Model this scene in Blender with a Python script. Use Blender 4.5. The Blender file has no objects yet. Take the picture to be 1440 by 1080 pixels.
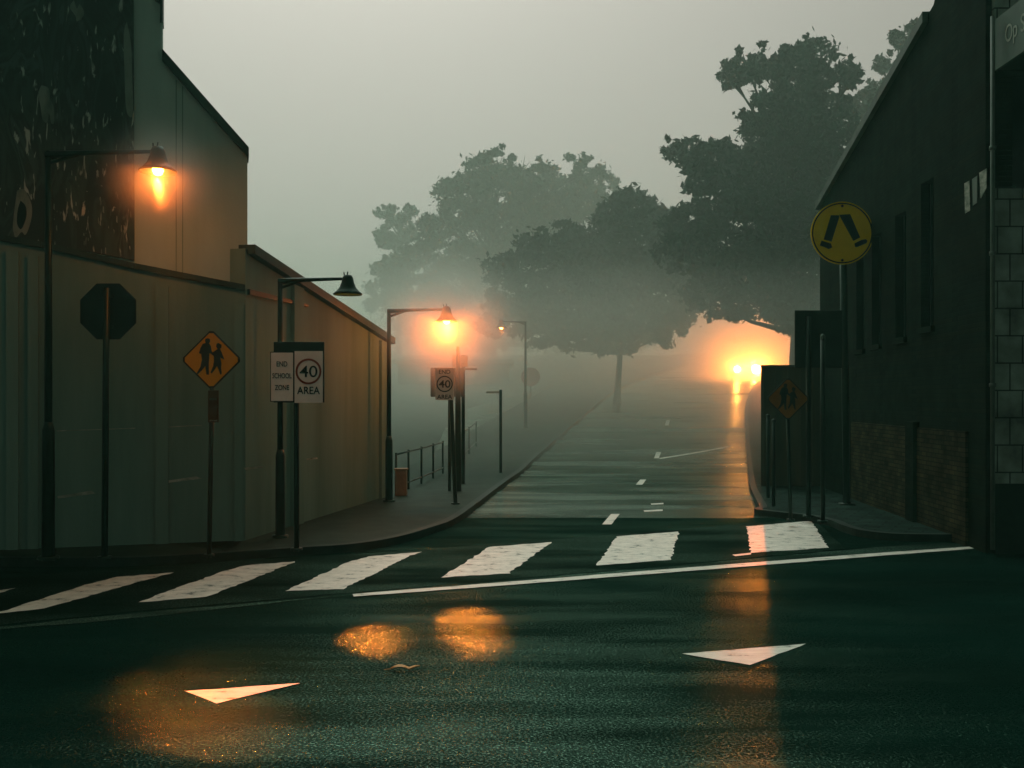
import bpy, math, random
from mathutils import Vector, Matrix
random.seed(7)
R = math.radians
scene = bpy.context.scene
col = scene.collection
H, F, CX, HY = 2.4, 1400.0, 720.0, 560.0        # eye height; focal length, centre and horizon in photo pixels

# ---------------------------------------------------------------- terrain
def prof(y):
    t = y - 31.0
    if t < 0: return 0.0
    if t < 10: return 0.12 * t * t / 20
    if t < 54: return 0.12 * (t - 5)
    if t < 64: u = t - 54; return 0.12 * 49 + 0.12 * (u - u * u / 20)
    return 0.12 * 54
def at(px, py, D): return Vector(((px - CX) / F * D, D, H - (py - HY) * D / F))
def g(px, py, z=0.0):
    D = F * (H - z) / (py - HY)
    return Vector(((px - CX) / F * D, D, z))
def center_x(y):
    x = 1.88 + 0.198 * (y - 19.3)
    if y > 48: x += 0.0035 * (y - 48) ** 2
    return x

# ---------------------------------------------------------------- materials
MATS = {}
def nt(name):
    m = bpy.data.materials.new(name); m.use_nodes = True
    n = m.node_tree; return m, n, n.nodes['Principled BSDF']
def mat(name, c1, c2=None, rough=0.6, scale=6.0, stretch=(1, 1, 1), bump=0.0, bscale=40.0, metal=0.0, spec=0.18, contrast=(0.35, 0.65), emis=None, estr=0):
    if name in MATS: return MATS[name]
    m, n, b = nt(name); N, L = n.nodes, n.links
    c2 = c2 or tuple(v * 0.7 for v in c1)
    tc = N.new('ShaderNodeTexCoord'); mp = N.new('ShaderNodeMapping'); mp.inputs['Scale'].default_value = stretch
    L.new(tc.outputs['Object'], mp.inputs[0])
    no = N.new('ShaderNodeTexNoise'); no.inputs['Scale'].default_value = scale; no.inputs['Detail'].default_value = 7; no.inputs['Roughness'].default_value = 0.62
    L.new(mp.outputs[0], no.inputs['Vector'])
    cr = N.new('ShaderNodeValToRGB'); cr.color_ramp.elements[0].position = contrast[0]; cr.color_ramp.elements[1].position = contrast[1]
    cr.color_ramp.elements[0].color = (*c2, 1); cr.color_ramp.elements[1].color = (*c1, 1)
    L.new(no.outputs[0], cr.inputs[0]); L.new(cr.outputs[0], b.inputs['Base Color'])
    b.inputs['Roughness'].default_value = rough; b.inputs['Metallic'].default_value = metal; b.inputs['Specular IOR Level'].default_value = spec; b.inputs['Specular Tint'].default_value = (0.6, 1.0, 0.85, 1)
    if bump:
        n2 = N.new('ShaderNodeTexNoise'); n2.inputs['Scale'].default_value = bscale; n2.inputs['Detail'].default_value = 5
        L.new(tc.outputs['Object'], n2.inputs['Vector'])
        bp = N.new('ShaderNodeBump'); bp.inputs['Strength'].default_value = bump; bp.inputs['Distance'].default_value = 0.02
        L.new(n2.outputs[0], bp.inputs['Height']); L.new(bp.outputs[0], b.inputs['Normal'])
    if emis:
        b.inputs['Emission Color'].default_value = (*emis, 1); b.inputs['Emission Strength'].default_value = estr
    MATS[name] = m; return m

def asphalt(name, c1, c2, r0, r1, grain=0.35, swell=0.6, spec=0.05, tint=(0.58, 1.0, 0.78), band=0.25):
    m, n, b = nt(name); N, L = n.nodes, n.links
    tc = N.new('ShaderNodeTexCoord')
    def noise(scale, det, st=(1, 1, 1), rot=0):
        mp = N.new('ShaderNodeMapping'); mp.inputs['Scale'].default_value = st; mp.inputs['Rotation'].default_value = (0, 0, rot)
        L.new(tc.outputs['Object'], mp.inputs[0])
        q = N.new('ShaderNodeTexNoise'); q.inputs['Scale'].default_value = scale; q.inputs['Detail'].default_value = det
        L.new(mp.outputs[0], q.inputs['Vector']); return q
    patch = noise(0.5, 5, (0.5, 1.3, 1), 0.2); fine = noise(130, 3)
    cr = N.new('ShaderNodeValToRGB'); cr.color_ramp.elements[0].position = 0.35; cr.color_ramp.elements[1].position = 0.7
    cr.color_ramp.elements[0].color = (*c1, 1); cr.color_ramp.elements[1].color = (*c2, 1)
    L.new(patch.outputs[0], cr.inputs[0])
    mx = N.new('ShaderNodeMix'); mx.data_type = 'RGBA'; mx.blend_type = 'MULTIPLY'; mx.inputs[0].default_value = 0.6
    L.new(cr.outputs[0], mx.inputs[6]); 
    c3 = N.new('ShaderNodeValToRGB'); c3.color_ramp.elements[0].position = 0.3; c3.color_ramp.elements[1].position = 0.7
    c3.color_ramp.elements[0].color = (0.3, 0.3, 0.3, 1); c3.color_ramp.elements[1].color = (1.6, 1.6, 1.6, 1)
    L.new(fine.outputs[0], c3.inputs[0]); L.new(c3.outputs[0], mx.inputs[7]); L.new(mx.outputs[2], b.inputs['Base Color'])
    wet = noise(0.35, 4, (0.35, 1.6, 1), 0.12)
    mr = N.new('ShaderNodeMapRange'); mr.inputs[1].default_value = 0.38; mr.inputs[2].default_value = 0.62; mr.inputs[3].default_value = r0; mr.inputs[4].default_value = r1
    L.new(wet.outputs[0], mr.inputs[0]); L.new(mr.outputs[0], b.inputs['Roughness'])
    sw = noise(0.55, 3, (0.22, 1.5, 1), 0.1)
    b1 = N.new('ShaderNodeBump'); b1.inputs['Strength'].default_value = swell; b1.inputs['Distance'].default_value = 0.06
    L.new(sw.outputs[0], b1.inputs['Height'])
    gr = noise(60, 2)
    b2 = N.new('ShaderNodeBump'); b2.inputs['Strength'].default_value = grain; b2.inputs['Distance'].default_value = 0.012
    L.new(gr.outputs[0], b2.inputs['Height']); L.new(b1.outputs[0], b2.inputs['Normal']); L.new(b2.outputs[0], b.inputs['Normal'])
    b.inputs['Specular IOR Level'].default_value = 0.0
    gl = N.new('ShaderNodeBsdfGlossy'); gl.inputs['Color'].default_value = (*[v * spec for v in tint], 1)
    sp_ = N.new('ShaderNodeMapRange'); sp_.inputs[1].default_value = 0.5; sp_.inputs[2].default_value = 0.66; sp_.inputs[3].default_value = 0.6; sp_.inputs[4].default_value = 2.9
    gn = noise(46, 1); L.new(gn.outputs[0], sp_.inputs[0])
    bd = noise(0.9, 3, (0.35, 1.6, 1), 0.12); bm_ = N.new('ShaderNodeMapRange'); bm_.inputs[1].default_value = 0.38; bm_.inputs[2].default_value = 0.6; bm_.inputs[3].default_value = band; bm_.inputs[4].default_value = 1.3
    L.new(bd.outputs[0], bm_.inputs[0]); mu_ = N.new('ShaderNodeMath'); mu_.operation = 'MULTIPLY'; L.new(sp_.outputs[0], mu_.inputs[0]); L.new(bm_.outputs[0], mu_.inputs[1])
    gc = N.new('ShaderNodeVectorMath'); gc.operation = 'SCALE'; gc.inputs[0].default_value = [v * spec for v in tint]; L.new(mu_.outputs[0], gc.inputs['Scale']); L.new(gc.outputs[0], gl.inputs['Color'])
    L.new(mr.outputs[0], gl.inputs['Roughness']); L.new(b2.outputs[0], gl.inputs['Normal'])
    ad = N.new('ShaderNodeAddShader'); L.new(b.outputs[0], ad.inputs[0]); L.new(gl.outputs[0], ad.inputs[1]); L.new(ad.outputs[0], N['Material Output'].inputs['Surface'])
    return m

def paint(name, c, under, wear=0.5, st=(1.2, 3.5, 1), rough=0.5):
    m, n, b = nt(name); N, L = n.nodes, n.links
    tc = N.new('ShaderNodeTexCoord'); mp = N.new('ShaderNodeMapping'); mp.inputs['Scale'].default_value = st; mp.inputs['Rotation'].default_value = (0, 0, 0.15)
    L.new(tc.outputs['Object'], mp.inputs[0])
    q = N.new('ShaderNodeTexNoise'); q.inputs['Scale'].default_value = 2.6; q.inputs['Detail'].default_value = 9; q.inputs['Roughness'].default_value = 0.7
    L.new(mp.outputs[0], q.inputs['Vector'])
    cr = N.new('ShaderNodeValToRGB'); e = cr.color_ramp.elements
    e[0].position = wear * 0.62; e[0].color = (*under, 1); e[1].position = wear * 0.62 + 0.05; e[1].color = (c[0] * 0.72, c[1] * 0.72, c[2] * 0.72, 1)
    x = e.new(0.62); x.color = (*c, 1)
    L.new(q.outputs[0], cr.inputs[0]); L.new(cr.outputs[0], b.inputs['Base Color']); b.inputs['Roughness'].default_value = rough
    bp = N.new('ShaderNodeBump'); bp.inputs['Strength'].default_value = 0.3; bp.inputs['Distance'].default_value = 0.01
    f = N.new('ShaderNodeTexNoise'); f.inputs['Scale'].default_value = 60; L.new(tc.outputs['Object'], f.inputs['Vector'])
    L.new(f.outputs[0], bp.inputs['Height']); L.new(bp.outputs[0], b.inputs['Normal'])
    return m

def brick(name, c1, c2, mortar, bw=0.24, bh=0.08, axis='XZ', rough=0.8, ms=0.008, rot=0.0):
    m, n, b = nt(name); N, L = n.nodes, n.links
    tc = N.new('ShaderNodeTexCoord'); sp = N.new('ShaderNodeSeparateXYZ'); cb = N.new('ShaderNodeCombineXYZ')
    mp = N.new('ShaderNodeMapping'); mp.inputs['Rotation'].default_value = (0, 0, rot)
    L.new(tc.outputs['Object'], mp.inputs[0]); L.new(mp.outputs[0], sp.inputs[0])
    L.new(sp.outputs[axis[0]], cb.inputs[0]); L.new(sp.outputs[axis[1]], cb.inputs[1])
    k = N.new('ShaderNodeTexBrick'); k.inputs['Scale'].default_value = 1; k.inputs['Brick Width'].default_value = bw; k.inputs['Row Height'].default_value = bh
    k.inputs['Mortar Size'].default_value = ms; k.inputs['Color1'].default_value = (*c1, 1); k.inputs['Color2'].default_value = (*c2, 1); k.inputs['Mortar'].default_value = (*mortar, 1)
    L.new(cb.outputs[0], k.inputs[0])
    q = N.new('ShaderNodeTexNoise'); q.inputs['Scale'].default_value = 2.5; q.inputs['Detail'].default_value = 8
    L.new(tc.outputs['Object'], q.inputs['Vector'])
    mr = N.new('ShaderNodeMapRange'); mr.inputs[1].default_value = 0.3; mr.inputs[2].default_value = 0.7; mr.inputs[3].default_value = 0.35; mr.inputs[4].default_value = 1.35
    L.new(q.outputs[0], mr.inputs[0])
    mx = N.new('ShaderNodeVectorMath'); mx.operation = 'SCALE'
    L.new(k.outputs[0], mx.inputs[0]); L.new(mr.outputs[0], mx.inputs['Scale']); L.new(mx.outputs[0], b.inputs['Base Color'])
    bp = N.new('ShaderNodeBump'); bp.inputs['Strength'].default_value = 0.5; bp.inputs['Distance'].default_value = 0.01; bp.invert = True
    L.new(k.outputs[1], bp.inputs['Height']); L.new(bp.outputs[0], b.inputs['Normal']); b.inputs['Roughness'].default_value = rough; b.inputs['Specular IOR Level'].default_value = 0.02; b.inputs['Specular Tint'].default_value = (0.6, 1.0, 0.85, 1)
    return m

M = {
 'road': asphalt('wet_asphalt', (0.002, 0.010, 0.007), (0.003, 0.016, 0.012), 0.05, 0.11, 0.5, 0.7, 0.04),
 'road_side': asphalt('wet_side_road_asphalt', (0.006, 0.016, 0.012), (0.011, 0.025, 0.019), 0.2, 0.3, 0.3, 0.1, 0.13, (0.85, 1.0, 0.88), 0.75),
 'platform': asphalt('old_dark_asphalt', (0.001, 0.006, 0.004), (0.003, 0.010, 0.007), 0.4, 0.6, 0.6, 0.2, 0.015),
 'gravel': asphalt('coarse_chip_seal', (0.002, 0.007, 0.005), (0.012, 0.024, 0.018), 0.4, 0.7, 1.0, 0.2, 0.03),
 'paint': paint('worn_white_road_paint', (0.78, 0.70, 0.64), (0.02, 0.04, 0.033), 0.6, (1.6, 2.2, 1)),
 'paint_clean': paint('white_road_paint', (0.72, 0.67, 0.61), (0.03, 0.05, 0.04), 0.6),
 'earth': mat('dark_wet_earth', (0.012, 0.03, 0.02), (0.006, 0.014, 0.01), 0.9, 1.2, bump=0.5),
 'path': mat('damp_concrete_path', (0.022, 0.036, 0.027), (0.011, 0.02, 0.015), 0.7, 2.0, bump=0.3, spec=0.06),
 'kerb': mat('kerb_concrete', (0.016, 0.028, 0.022), (0.008, 0.015, 0.012), 0.6, 3.0, bump=0.3, spec=0.08),
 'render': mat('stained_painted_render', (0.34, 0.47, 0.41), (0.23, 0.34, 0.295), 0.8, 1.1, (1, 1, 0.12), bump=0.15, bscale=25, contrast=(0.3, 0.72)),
 'render_low': mat('dark_painted_render', (0.175, 0.29, 0.245), (0.075, 0.15, 0.125), 0.75, 0.9, (1, 1, 0.1), bump=0.15, bscale=25, contrast=(0.3, 0.72)),  # darker render tone for the lower walls, streaked vertically
 'coping': mat('dark_metal_coping', (0.03, 0.055, 0.045), (0.015, 0.03, 0.025), 0.45, 3, (1, 1, 0.3), bump=0.1),
 'pole': mat('dark_green_painted_steel', (0.008, 0.022, 0.016), (0.004, 0.012, 0.009), 0.4, 6, bump=0.1),
 'pole_grey': mat('weathered_grey_steel', (0.02, 0.035, 0.028), (0.01, 0.02, 0.016), 0.45, 8),
 'signback': mat('dull_sign_back', (0.012, 0.026, 0.02), (0.008, 0.018, 0.014), 0.5, 4),
 'yellow': mat('amber_sign_face', (0.8, 0.27, 0.006), (0.7, 0.22, 0.006), 0.45, 2),
 'yellow2': mat('yellow_sign_face', (0.95, 0.66, 0.006), (0.85, 0.58, 0.006), 0.4, 2),
 'white': mat('white_sign_face', (0.8, 0.7, 0.62), (0.64, 0.57, 0.51), 0.5, 2),
 'black': mat('black_sign_ink', (0.006, 0.016, 0.012), (0.005, 0.012, 0.01), 0.5, 2),
 'red': mat('faded_red_ring', (0.22, 0.045, 0.02), (0.16, 0.03, 0.015), 0.5, 3),
 'brownplate': mat('brown_plate', (0.07, 0.035, 0.012), (0.04, 0.02, 0.01), 0.5, 3),
 'rbrick': brick('dark_painted_brick', (0.004, 0.012, 0.008), (0.008, 0.013, 0.007), (0.003, 0.008, 0.006)),
 'lbrick': brick('ochre_worn_brick', (0.05, 0.042, 0.022), (0.02, 0.023, 0.013), (0.008, 0.012, 0.008), axis='YZ'),
 'tile': brick('large_grey_wall_tile', (0.22, 0.28, 0.24), (0.19, 0.25, 0.215), (0.03, 0.05, 0.04), 0.385, 0.42, 'XZ', 0.35, 0.012),
 'paver': brick('wet_paver', (0.012, 0.028, 0.023), (0.018, 0.036, 0.03), (0.004, 0.01, 0.008), 0.5, 0.22, 'XY', 0.7, 0.02, 0.5),
 'hoard': mat('ochre_panel', (0.075, 0.07, 0.042), (0.03, 0.045, 0.032), 0.7, 1.6, (1, 1, 0.2), bump=0.2),
 'glass': mat('dark_window_glass', (0.006, 0.014, 0.012), (0.004, 0.01, 0.008), 0.15, 2),
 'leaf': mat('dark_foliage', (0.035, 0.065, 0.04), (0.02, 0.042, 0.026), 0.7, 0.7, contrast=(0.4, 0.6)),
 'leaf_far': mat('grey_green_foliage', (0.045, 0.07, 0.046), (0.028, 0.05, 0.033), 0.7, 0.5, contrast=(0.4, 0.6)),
 'bark': mat('bark', (0.035, 0.04, 0.03), (0.015, 0.02, 0.015), 0.9, 3, (1, 1, 0.3), bump=0.6, bscale=12),
 'facade': mat('pale_far_facade', (0.30, 0.30, 0.27), (0.2, 0.21, 0.19), 0.8, 1),
 'facade_dark': mat('dark_far_facade', (0.035, 0.05, 0.04), (0.02, 0.035, 0.028), 0.8, 1),
 'car': mat('dark_car_paint', (0.02, 0.03, 0.03), (0.015, 0.022, 0.022), 0.25, 2),
 'rubber': mat('tyre_rubber', (0.01, 0.012, 0.011), None, 0.8),
 'bulb': mat('sodium_bulb', (1, 0.6, 0.2), None, 0.5, emis=(1.0, 0.25, 0.03), estr=75),
 'bulb_dim': mat('dim_sodium_bulb', (1, 0.6, 0.2), None, 0.5, emis=(1.0, 0.36, 0.03), estr=40),
 'headlight': mat('headlight_lens', (1, 0.8, 0.5), None, 0.3, emis=(1.0, 0.30, 0.05), estr=3600),
 'leafbrown': mat('brown_dead_leaf', (0.75, 0.33, 0.10), (0.45, 0.18, 0.06), 0.5, 20),
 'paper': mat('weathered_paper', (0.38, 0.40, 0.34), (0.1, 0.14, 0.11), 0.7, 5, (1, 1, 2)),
 'fascia': mat('green_awning_fascia', (0.085, 0.13, 0.105), (0.065, 0.1, 0.085), 0.5, 2),
 'lettering': mat('pale_lettering', (0.34, 0.38, 0.33), None, 0.6),
 'box': mat('tan_cabinet', (0.26, 0.16, 0.08), (0.16, 0.1, 0.055), 0.6, 3),
 'pvc': mat('grey_downpipe', (0.09, 0.12, 0.10), (0.05, 0.075, 0.06), 0.5, 3),
}
def mural_mat():
    m, n, b = nt('mural_paint'); N, L = n.nodes, n.links
    tc = N.new('ShaderNodeTexCoord'); mp = N.new('ShaderNodeMapping'); mp.inputs['Scale'].default_value = (1.5, 1.5, 0.55)
    L.new(tc.outputs['Object'], mp.inputs[0])
    q = N.new('ShaderNodeTexNoise'); q.inputs['Scale'].default_value = 1.1; q.inputs['Detail'].default_value = 5; q.inputs['Distortion'].default_value = 1.6
    L.new(mp.outputs[0], q.inputs['Vector'])
    cr = N.new('ShaderNodeValToRGB'); cr.color_ramp.interpolation = 'EASE'; e = cr.color_ramp.elements
    cols = [(0.0, (0.003, 0.014, 0.010)), (0.42, (0.006, 0.024, 0.017)), (0.5, (0.02, 0.05, 0.037)), (0.56, (0.007, 0.024, 0.018)), (0.62, (0.035, 0.07, 0.055)), (0.66, (0.012, 0.03, 0.022)), (0.74, (0.05, 0.035, 0.018))]
    e[0].position, e[0].color = cols[0][0], (*cols[0][1], 1); e[1].position, e[1].color = cols[-1][0], (*cols[-1][1], 1)
    for p, c in cols[1:-1]: k = e.new(p); k.color = (*c, 1)
    L.new(q.outputs[0], cr.inputs[0])
    m2 = N.new('ShaderNodeMapping'); m2.inputs['Scale'].default_value = (9, 9, 2.0); L.new(tc.outputs['Object'], m2.inputs[0])
    v = N.new('ShaderNodeTexNoise'); v.inputs['Scale'].default_value = 1.3; v.inputs['Detail'].default_value = 4; v.inputs['Distortion'].default_value = 0.8; L.new(m2.outputs[0], v.inputs['Vector'])
    c2 = N.new('ShaderNodeValToRGB'); c2.color_ramp.elements[0].position = 0.62; c2.color_ramp.elements[1].position = 0.68
    L.new(v.outputs[0], c2.inputs[0])
    mx = N.new('ShaderNodeMix'); mx.data_type = 'RGBA'; L.new(c2.outputs[0], mx.inputs[0]); L.new(cr.outputs[0], mx.inputs[6]); mx.inputs[7].default_value = (0.30, 0.36, 0.30, 1)
    L.new(mx.outputs[2], b.inputs['Base Color']); b.inputs['Roughness'].default_value = 0.75; return m
M['mural'] = mural_mat()
M['mural_pale'] = mat('pale_mural_paint', (0.17, 0.21, 0.175), (0.06, 0.095, 0.075), 0.6, 2.5, (1, 1, 0.4), contrast=(0.4, 0.6))

# ---------------------------------------------------------------- mesh builder
ORG = {}
class MB:
    def __init__(s): s.v, s.f, s.sm = [], [], []
    def add(s, vs, fs, smooth=False):
        o = len(s.v); s.v += [Vector(v) for v in vs]; s.f += [tuple(i + o for i in f) for f in fs]; s.sm += [smooth] * len(fs); return s
    def box(s, c, d, rz=0):
        c = Vector(c); rot = Matrix.Rotation(rz, 3, 'Z'); vs = []
        for z in (-.5, .5):
            for x, y in ((-.5, -.5), (.5, -.5), (.5, .5), (-.5, .5)): vs.append(c + rot @ Vector((x * d[0], y * d[1], z * d[2])))
        return s.add(vs, [(0, 3, 2, 1), (4, 5, 6, 7), (0, 1, 5, 4), (1, 2, 6, 5), (2, 3, 7, 6), (3, 0, 4, 7)])
    def tube(s, pts, rads, n=10, cap=True):
        pts = [Vector(p) for p in pts]
        if not hasattr(rads, '__len__'): rads = [rads] * len(pts)
        vs, fs = [], []
        for i, p in enumerate(pts):
            d = (pts[min(i + 1, len(pts) - 1)] - pts[max(i - 1, 0)])
            if d.length < 1e-6: d = Vector((0, 0, 1))
            d.normalize(); a = d.cross(Vector((0, 1, 0)) if abs(d.y) < 0.9 else Vector((1, 0, 0))).normalized(); b = d.cross(a)
            for k in range(n):
                t = 2 * math.pi * k / n; vs.append(p + (a * math.cos(t) + b * math.sin(t)) * rads[i])
        for i in range(len(pts) - 1):
            for k in range(n):
                k2 = (k + 1) % n; fs.append((i * n + k, i * n + k2, (i + 1) * n + k2, (i + 1) * n + k))
        s.add(vs, fs, True)
        if cap:
            o = len(s.v) - len(vs); s.f += [tuple(o + k for k in range(n))[::-1], tuple(o + (len(pts) - 1) * n + k for k in range(n))]; s.sm += [False, False]
        return s
    def lathe(s, c, prof_, n=24):                     # prof_: (r, z)
        c = Vector(c); vs, fs = [], []
        for r, z in prof_:
            for k in range(n): t = 2 * math.pi * k / n; vs.append(c + Vector((r * math.cos(t), r * math.sin(t), z)))
        for i in range(len(prof_) - 1):
            for k in range(n): k2 = (k + 1) % n; fs.append((i * n + k, i * n + k2, (i + 1) * n + k2, (i + 1) * n + k))
        return s.add(vs, fs, True)
    def prism(s, pts, ext):                            # planar polygon pts pushed by vector ext
        pts = [Vector(p) for p in pts]; n = len(pts); ext = Vector(ext)
        vs = pts + [p + ext for p in pts]
        fs = [tuple(range(n)), tuple(range(2 * n - 1, n - 1, -1))] + [(i, i + n, (i + 1) % n + n, (i + 1) % n) for i in range(n)]
        return s.add(vs, fs)
    def build(s, name, m, parent=None, loc=None):
        org = ORG[parent.name] if parent else Vector(loc if loc is not None else (0, 0, 0))
        me = bpy.data.meshes.new(name); me.from_pydata([v - org for v in s.v], [], s.f); me.materials.append(M[m] if isinstance(m, str) else m)
        me.polygons.foreach_set('use_smooth', s.sm); me.update()
        o = bpy.data.objects.new(name, me); col.objects.link(o)
        if parent: o.parent = parent
        else: o.location = org
        ORG[o.name] = org; return o
def bev(o, w=0.01, seg=2):
    b = o.modifiers.new('bevel', 'BEVEL'); b.width = w; b.segments = seg; b.limit_method = 'ANGLE'; return o
def empty(name, loc, label, cat, group=None):
    o = bpy.data.objects.new(name, None); col.objects.link(o); o.location = loc; o.empty_display_size = 0.3
    ORG[o.name] = Vector(loc); tag(o, label, cat, group); return o
def tag(o, label, cat, group=None):
    o['label'] = label; o['category'] = cat
    if group: o['group'] = group
    return o
def structure(o): o['kind'] = 'structure'; return o

def text(body, center, width, height, m, parent, name='lettering', xdir=(1, 0, 0), zdir=(0, 0, 1), bold=0.0):
    cu = bpy.data.curves.new('t', 'FONT'); cu.body = body; cu.size = 1; cu.extrude = 0.0; cu.align_x = 'CENTER'; cu.offset = bold
    to = bpy.data.objects.new('t', cu); col.objects.link(to); bpy.context.view_layer.update()
    me = bpy.data.meshes.new_from_object(to.evaluated_get(bpy.context.evaluated_depsgraph_get()))
    bpy.data.objects.remove(to)
    xs = [v.co.x for v in me.vertices]; ys = [v.co.y for v in me.vertices]
    cx, cy = (min(xs) + max(xs)) / 2, (min(ys) + max(ys)) / 2; sx = width / (max(xs) - min(xs)); sy = height / (max(ys) - min(ys))
    X, Z = Vector(xdir), Vector(zdir); org = ORG[parent.name]; c = Vector(center)
    for v in me.vertices: v.co = c + X * ((v.co.x - cx) * sx) + Z * ((v.co.y - cy) * sy) - org
    me.materials.clear(); me.materials.append(M[m]); me.name = name
    o = bpy.data.objects.new(name, me); col.objects.link(o); o.parent = parent; ORG[o.name] = org
    so = o.modifiers.new('thick', 'SOLIDIFY'); so.thickness = 0.003; so.offset = 0
    return o

# ---------------------------------------------------------------- ground, roads, kerbs
def sheet(name, L_, R_, dz, m, thick=0):
    """strip between two polylines following the terrain"""
    b = MB(); n = len(L_)
    top = []
    for (lx, ly), (rx, ry) in zip(L_, R_):
        top += [Vector((lx, ly, prof(ly) + dz)), Vector((rx, ry, prof(ry) + dz))]
    fs = [(2 * i, 2 * i + 1, 2 * i + 3, 2 * i + 2) for i in range(n - 1)]
    b.add(top, fs)
    if thick:
        low = [v - Vector((0, 0, thick)) for v in top]; o = len(b.v); b.v += low
        for i in range(n - 1):
            b.f.append((2 * i, 2 * i + 2, o + 2 * i + 2, o + 2 * i)); b.f.append((2 * i + 3, 2 * i + 1, o + 2 * i + 1, o + 2 * i + 3)); b.sm += [False] * 2
        b.f.append((1, 0, o, o + 1)); b.f.append((2 * n - 2, 2 * n - 1, o + 2 * n - 1, o + 2 * n - 2)); b.sm += [False] * 2
    return b.build(name, m)
ys = [-40, 0, 20, 31] + [31 + i * 2 for i in range(1, 34)] + [110, 150, 200, 260]
structure(sheet('ground', [(-170, y) for y in ys], [(170, y) for y in ys], -0.06, 'earth'))
structure(sheet('road', [(-90, -30), (-90, 20)], [(90, -30), (90, 20)], 0.0, 'road'))

def dense(pts, step=0.6):
    out = []
    for a, b in zip(pts, pts[1:]):
        n = max(1, int(math.dist(a, b) / step))
        for i in range(n): out.append((a[0] + (b[0] - a[0]) * i / n, a[1] + (b[1] - a[1]) * i / n))
    return out + [pts[-1]]
def catmull(pts, k=5):
    out = []
    P = [pts[0]] + pts + [pts[-1]]
    for i in range(1, len(P) - 2):
        p0, p1, p2, p3 = P[i - 1], P[i], P[i + 1], P[i + 2]
        for j in range(k):
            t = j / k
            out.append(tuple(0.5 * (2 * p1[c] + (p2[c] - p0[c]) * t + (2 * p0[c] - 5 * p1[c] + 4 * p2[c] - p3[c]) * t * t + (3 * p1[c] - p0[c] - 3 * p2[c] + p3[c]) * t ** 3) for c in (0, 1)))
    return out + [pts[-1]]
leftk = catmull([(-30, 14.6), (-12, 14.25), (-7.2, 14.2), (-5.3, 14.25), (-3.2, 15.2), (-2.45, 15.6), (-1.87, 16.4), (-1.39, 17.7), (-1.08, 18.9), (-0.72, 22), (-0.36, 25.5), (0.2, 30.5), (1.1, 37.5), (3.2, 47), (6.4, 60), (10.3, 70), (17, 84), (28, 100), (45, 120)], 6)
rside = [(center_x(y) + 3.0 + max(0, y - 26) * 0.03, y) for y in (120, 100, 84, 72, 62, 54, 48, 42, 37, 33, 30, 26, 22.5, 21)]
rightk = catmull(rside + [(5.0, 20.5), (5.35, 19.9), (5.75, 19.4), (5.95, 18.6), (5.93, 17.9), (6.02, 17.2), (6.4, 16.75), (7.0, 16.65), (7.9, 16.65)], 5)
sy = [20 + 1.5 * i for i in range(68)]
structure(sheet('side_road', [(-3 + max(0, y - 50) * 0.5 if y < 50 else -3 + (y - 50) * 0.45, y) for y in sy], [(center_x(y) + 8.5, y) for y in sy], 0.0, 'road_side'))
def offset(pl, d):
    out = []
    for i, p in enumerate(pl):
        a, b = pl[max(i - 1, 0)], pl[min(i + 1, len(pl) - 1)]; t = Vector((b[0] - a[0], b[1] - a[1])).normalized()
        out.append((p[0] - t.y * d, p[1] + t.x * d))
    return out
structure(sheet('left_kerb', offset(leftk, 0.16), leftk, 0.125, 'kerb', 0.22))
structure(sheet('right_kerb', rightk, offset(rightk, 0.16), 0.125, 'kerb', 0.22).__class__ and bpy.data.objects['right_kerb'])
lin = offset(leftk, 0.16)
def lback(p):
    x, y = p
    if y < 16.2 and x < -4: return (x - 0.2, max(y + 3, 17.2))
    return (min(x - 3.2, -4.9) if y < 24 else x - 3.6, max(y + 1.5, 17.2))
structure(sheet('left_footpath', [lback(p) for p in lin], lin, 0.115, 'path', 0.2))
rin = offset(rightk, 0.16)
structure(sheet('right_footpath', rin, [(max(x + 2.6, 8.4) if y < 27 else x + 2.6, y) for x, y in rin], 0.115, 'paver' , 0.2))

# ---- road markings (worn paint, ragged edges)
def mark(name, quad, dz, m, jag=0.0, step=0.12):
    pts = dense(list(quad) + [quad[0]], step)[:-1]; n = len(pts)
    P = []
    for i, p in enumerate(pts):
        P.append(Vector((p[0] + random.uniform(-jag, jag), p[1] + random.uniform(-jag, jag), 0)))
    for p in P: p.z = prof(p.y) + dz
    b = MB(); b.add(P, [tuple(range(n))]); o = b.build(name, m)
    me = o.data
    if me.polygons[0].normal.z < 0: me.flip_normals()
    return structure(o)
def gp(*pp): return [tuple(g(x, y)[:2]) for x, y in pp]
mark('raised_crossing_asphalt', gp((-260, 836), (190, 797), (560, 776), (860, 752), (1142, 729), (1190, 772), (1040, 786), (620, 823), (200, 859), (-260, 905)), 0.004, 'platform', 0.02, 0.3)
mark('coarse_seal_strip', gp((-260, 908), (200, 862), (620, 826), (1040, 788), (1210, 772), (1330, 764), (1385, 768), (1150, 786), (940, 803), (700, 822), (500, 836), (200, 869), (0, 886), (-260, 915)), 0.006, 'gravel', 0.03, 0.25)
zeb = [((-250, 892), (-60, 838), (20, 828), (-120, 880)),
       ((-8, 864), (128, 821), (165, 812), (243, 806), (60, 857)),
       ((193, 848), (320, 802), (345, 796), (417, 790), (292, 840)),
       ((401, 832), (490, 791), (520, 783), (592, 777), (578, 782), (482, 829)),
       ((620, 813), (688, 770), (776, 763), (716, 807)),
       ((838, 796), (868, 755), (955, 748), (943, 788)),
       ((1056, 778), (1050, 741), (1141, 733), (1165, 771))]
for q in zeb: mark('zebra_stripe', gp(*q), 0.009, 'paint', 0.022, 0.1)
def lineq(a, b, w0, w1): return gp(a, b, (b[0], b[1] + w1), (a[0], a[1] + w0))
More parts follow.
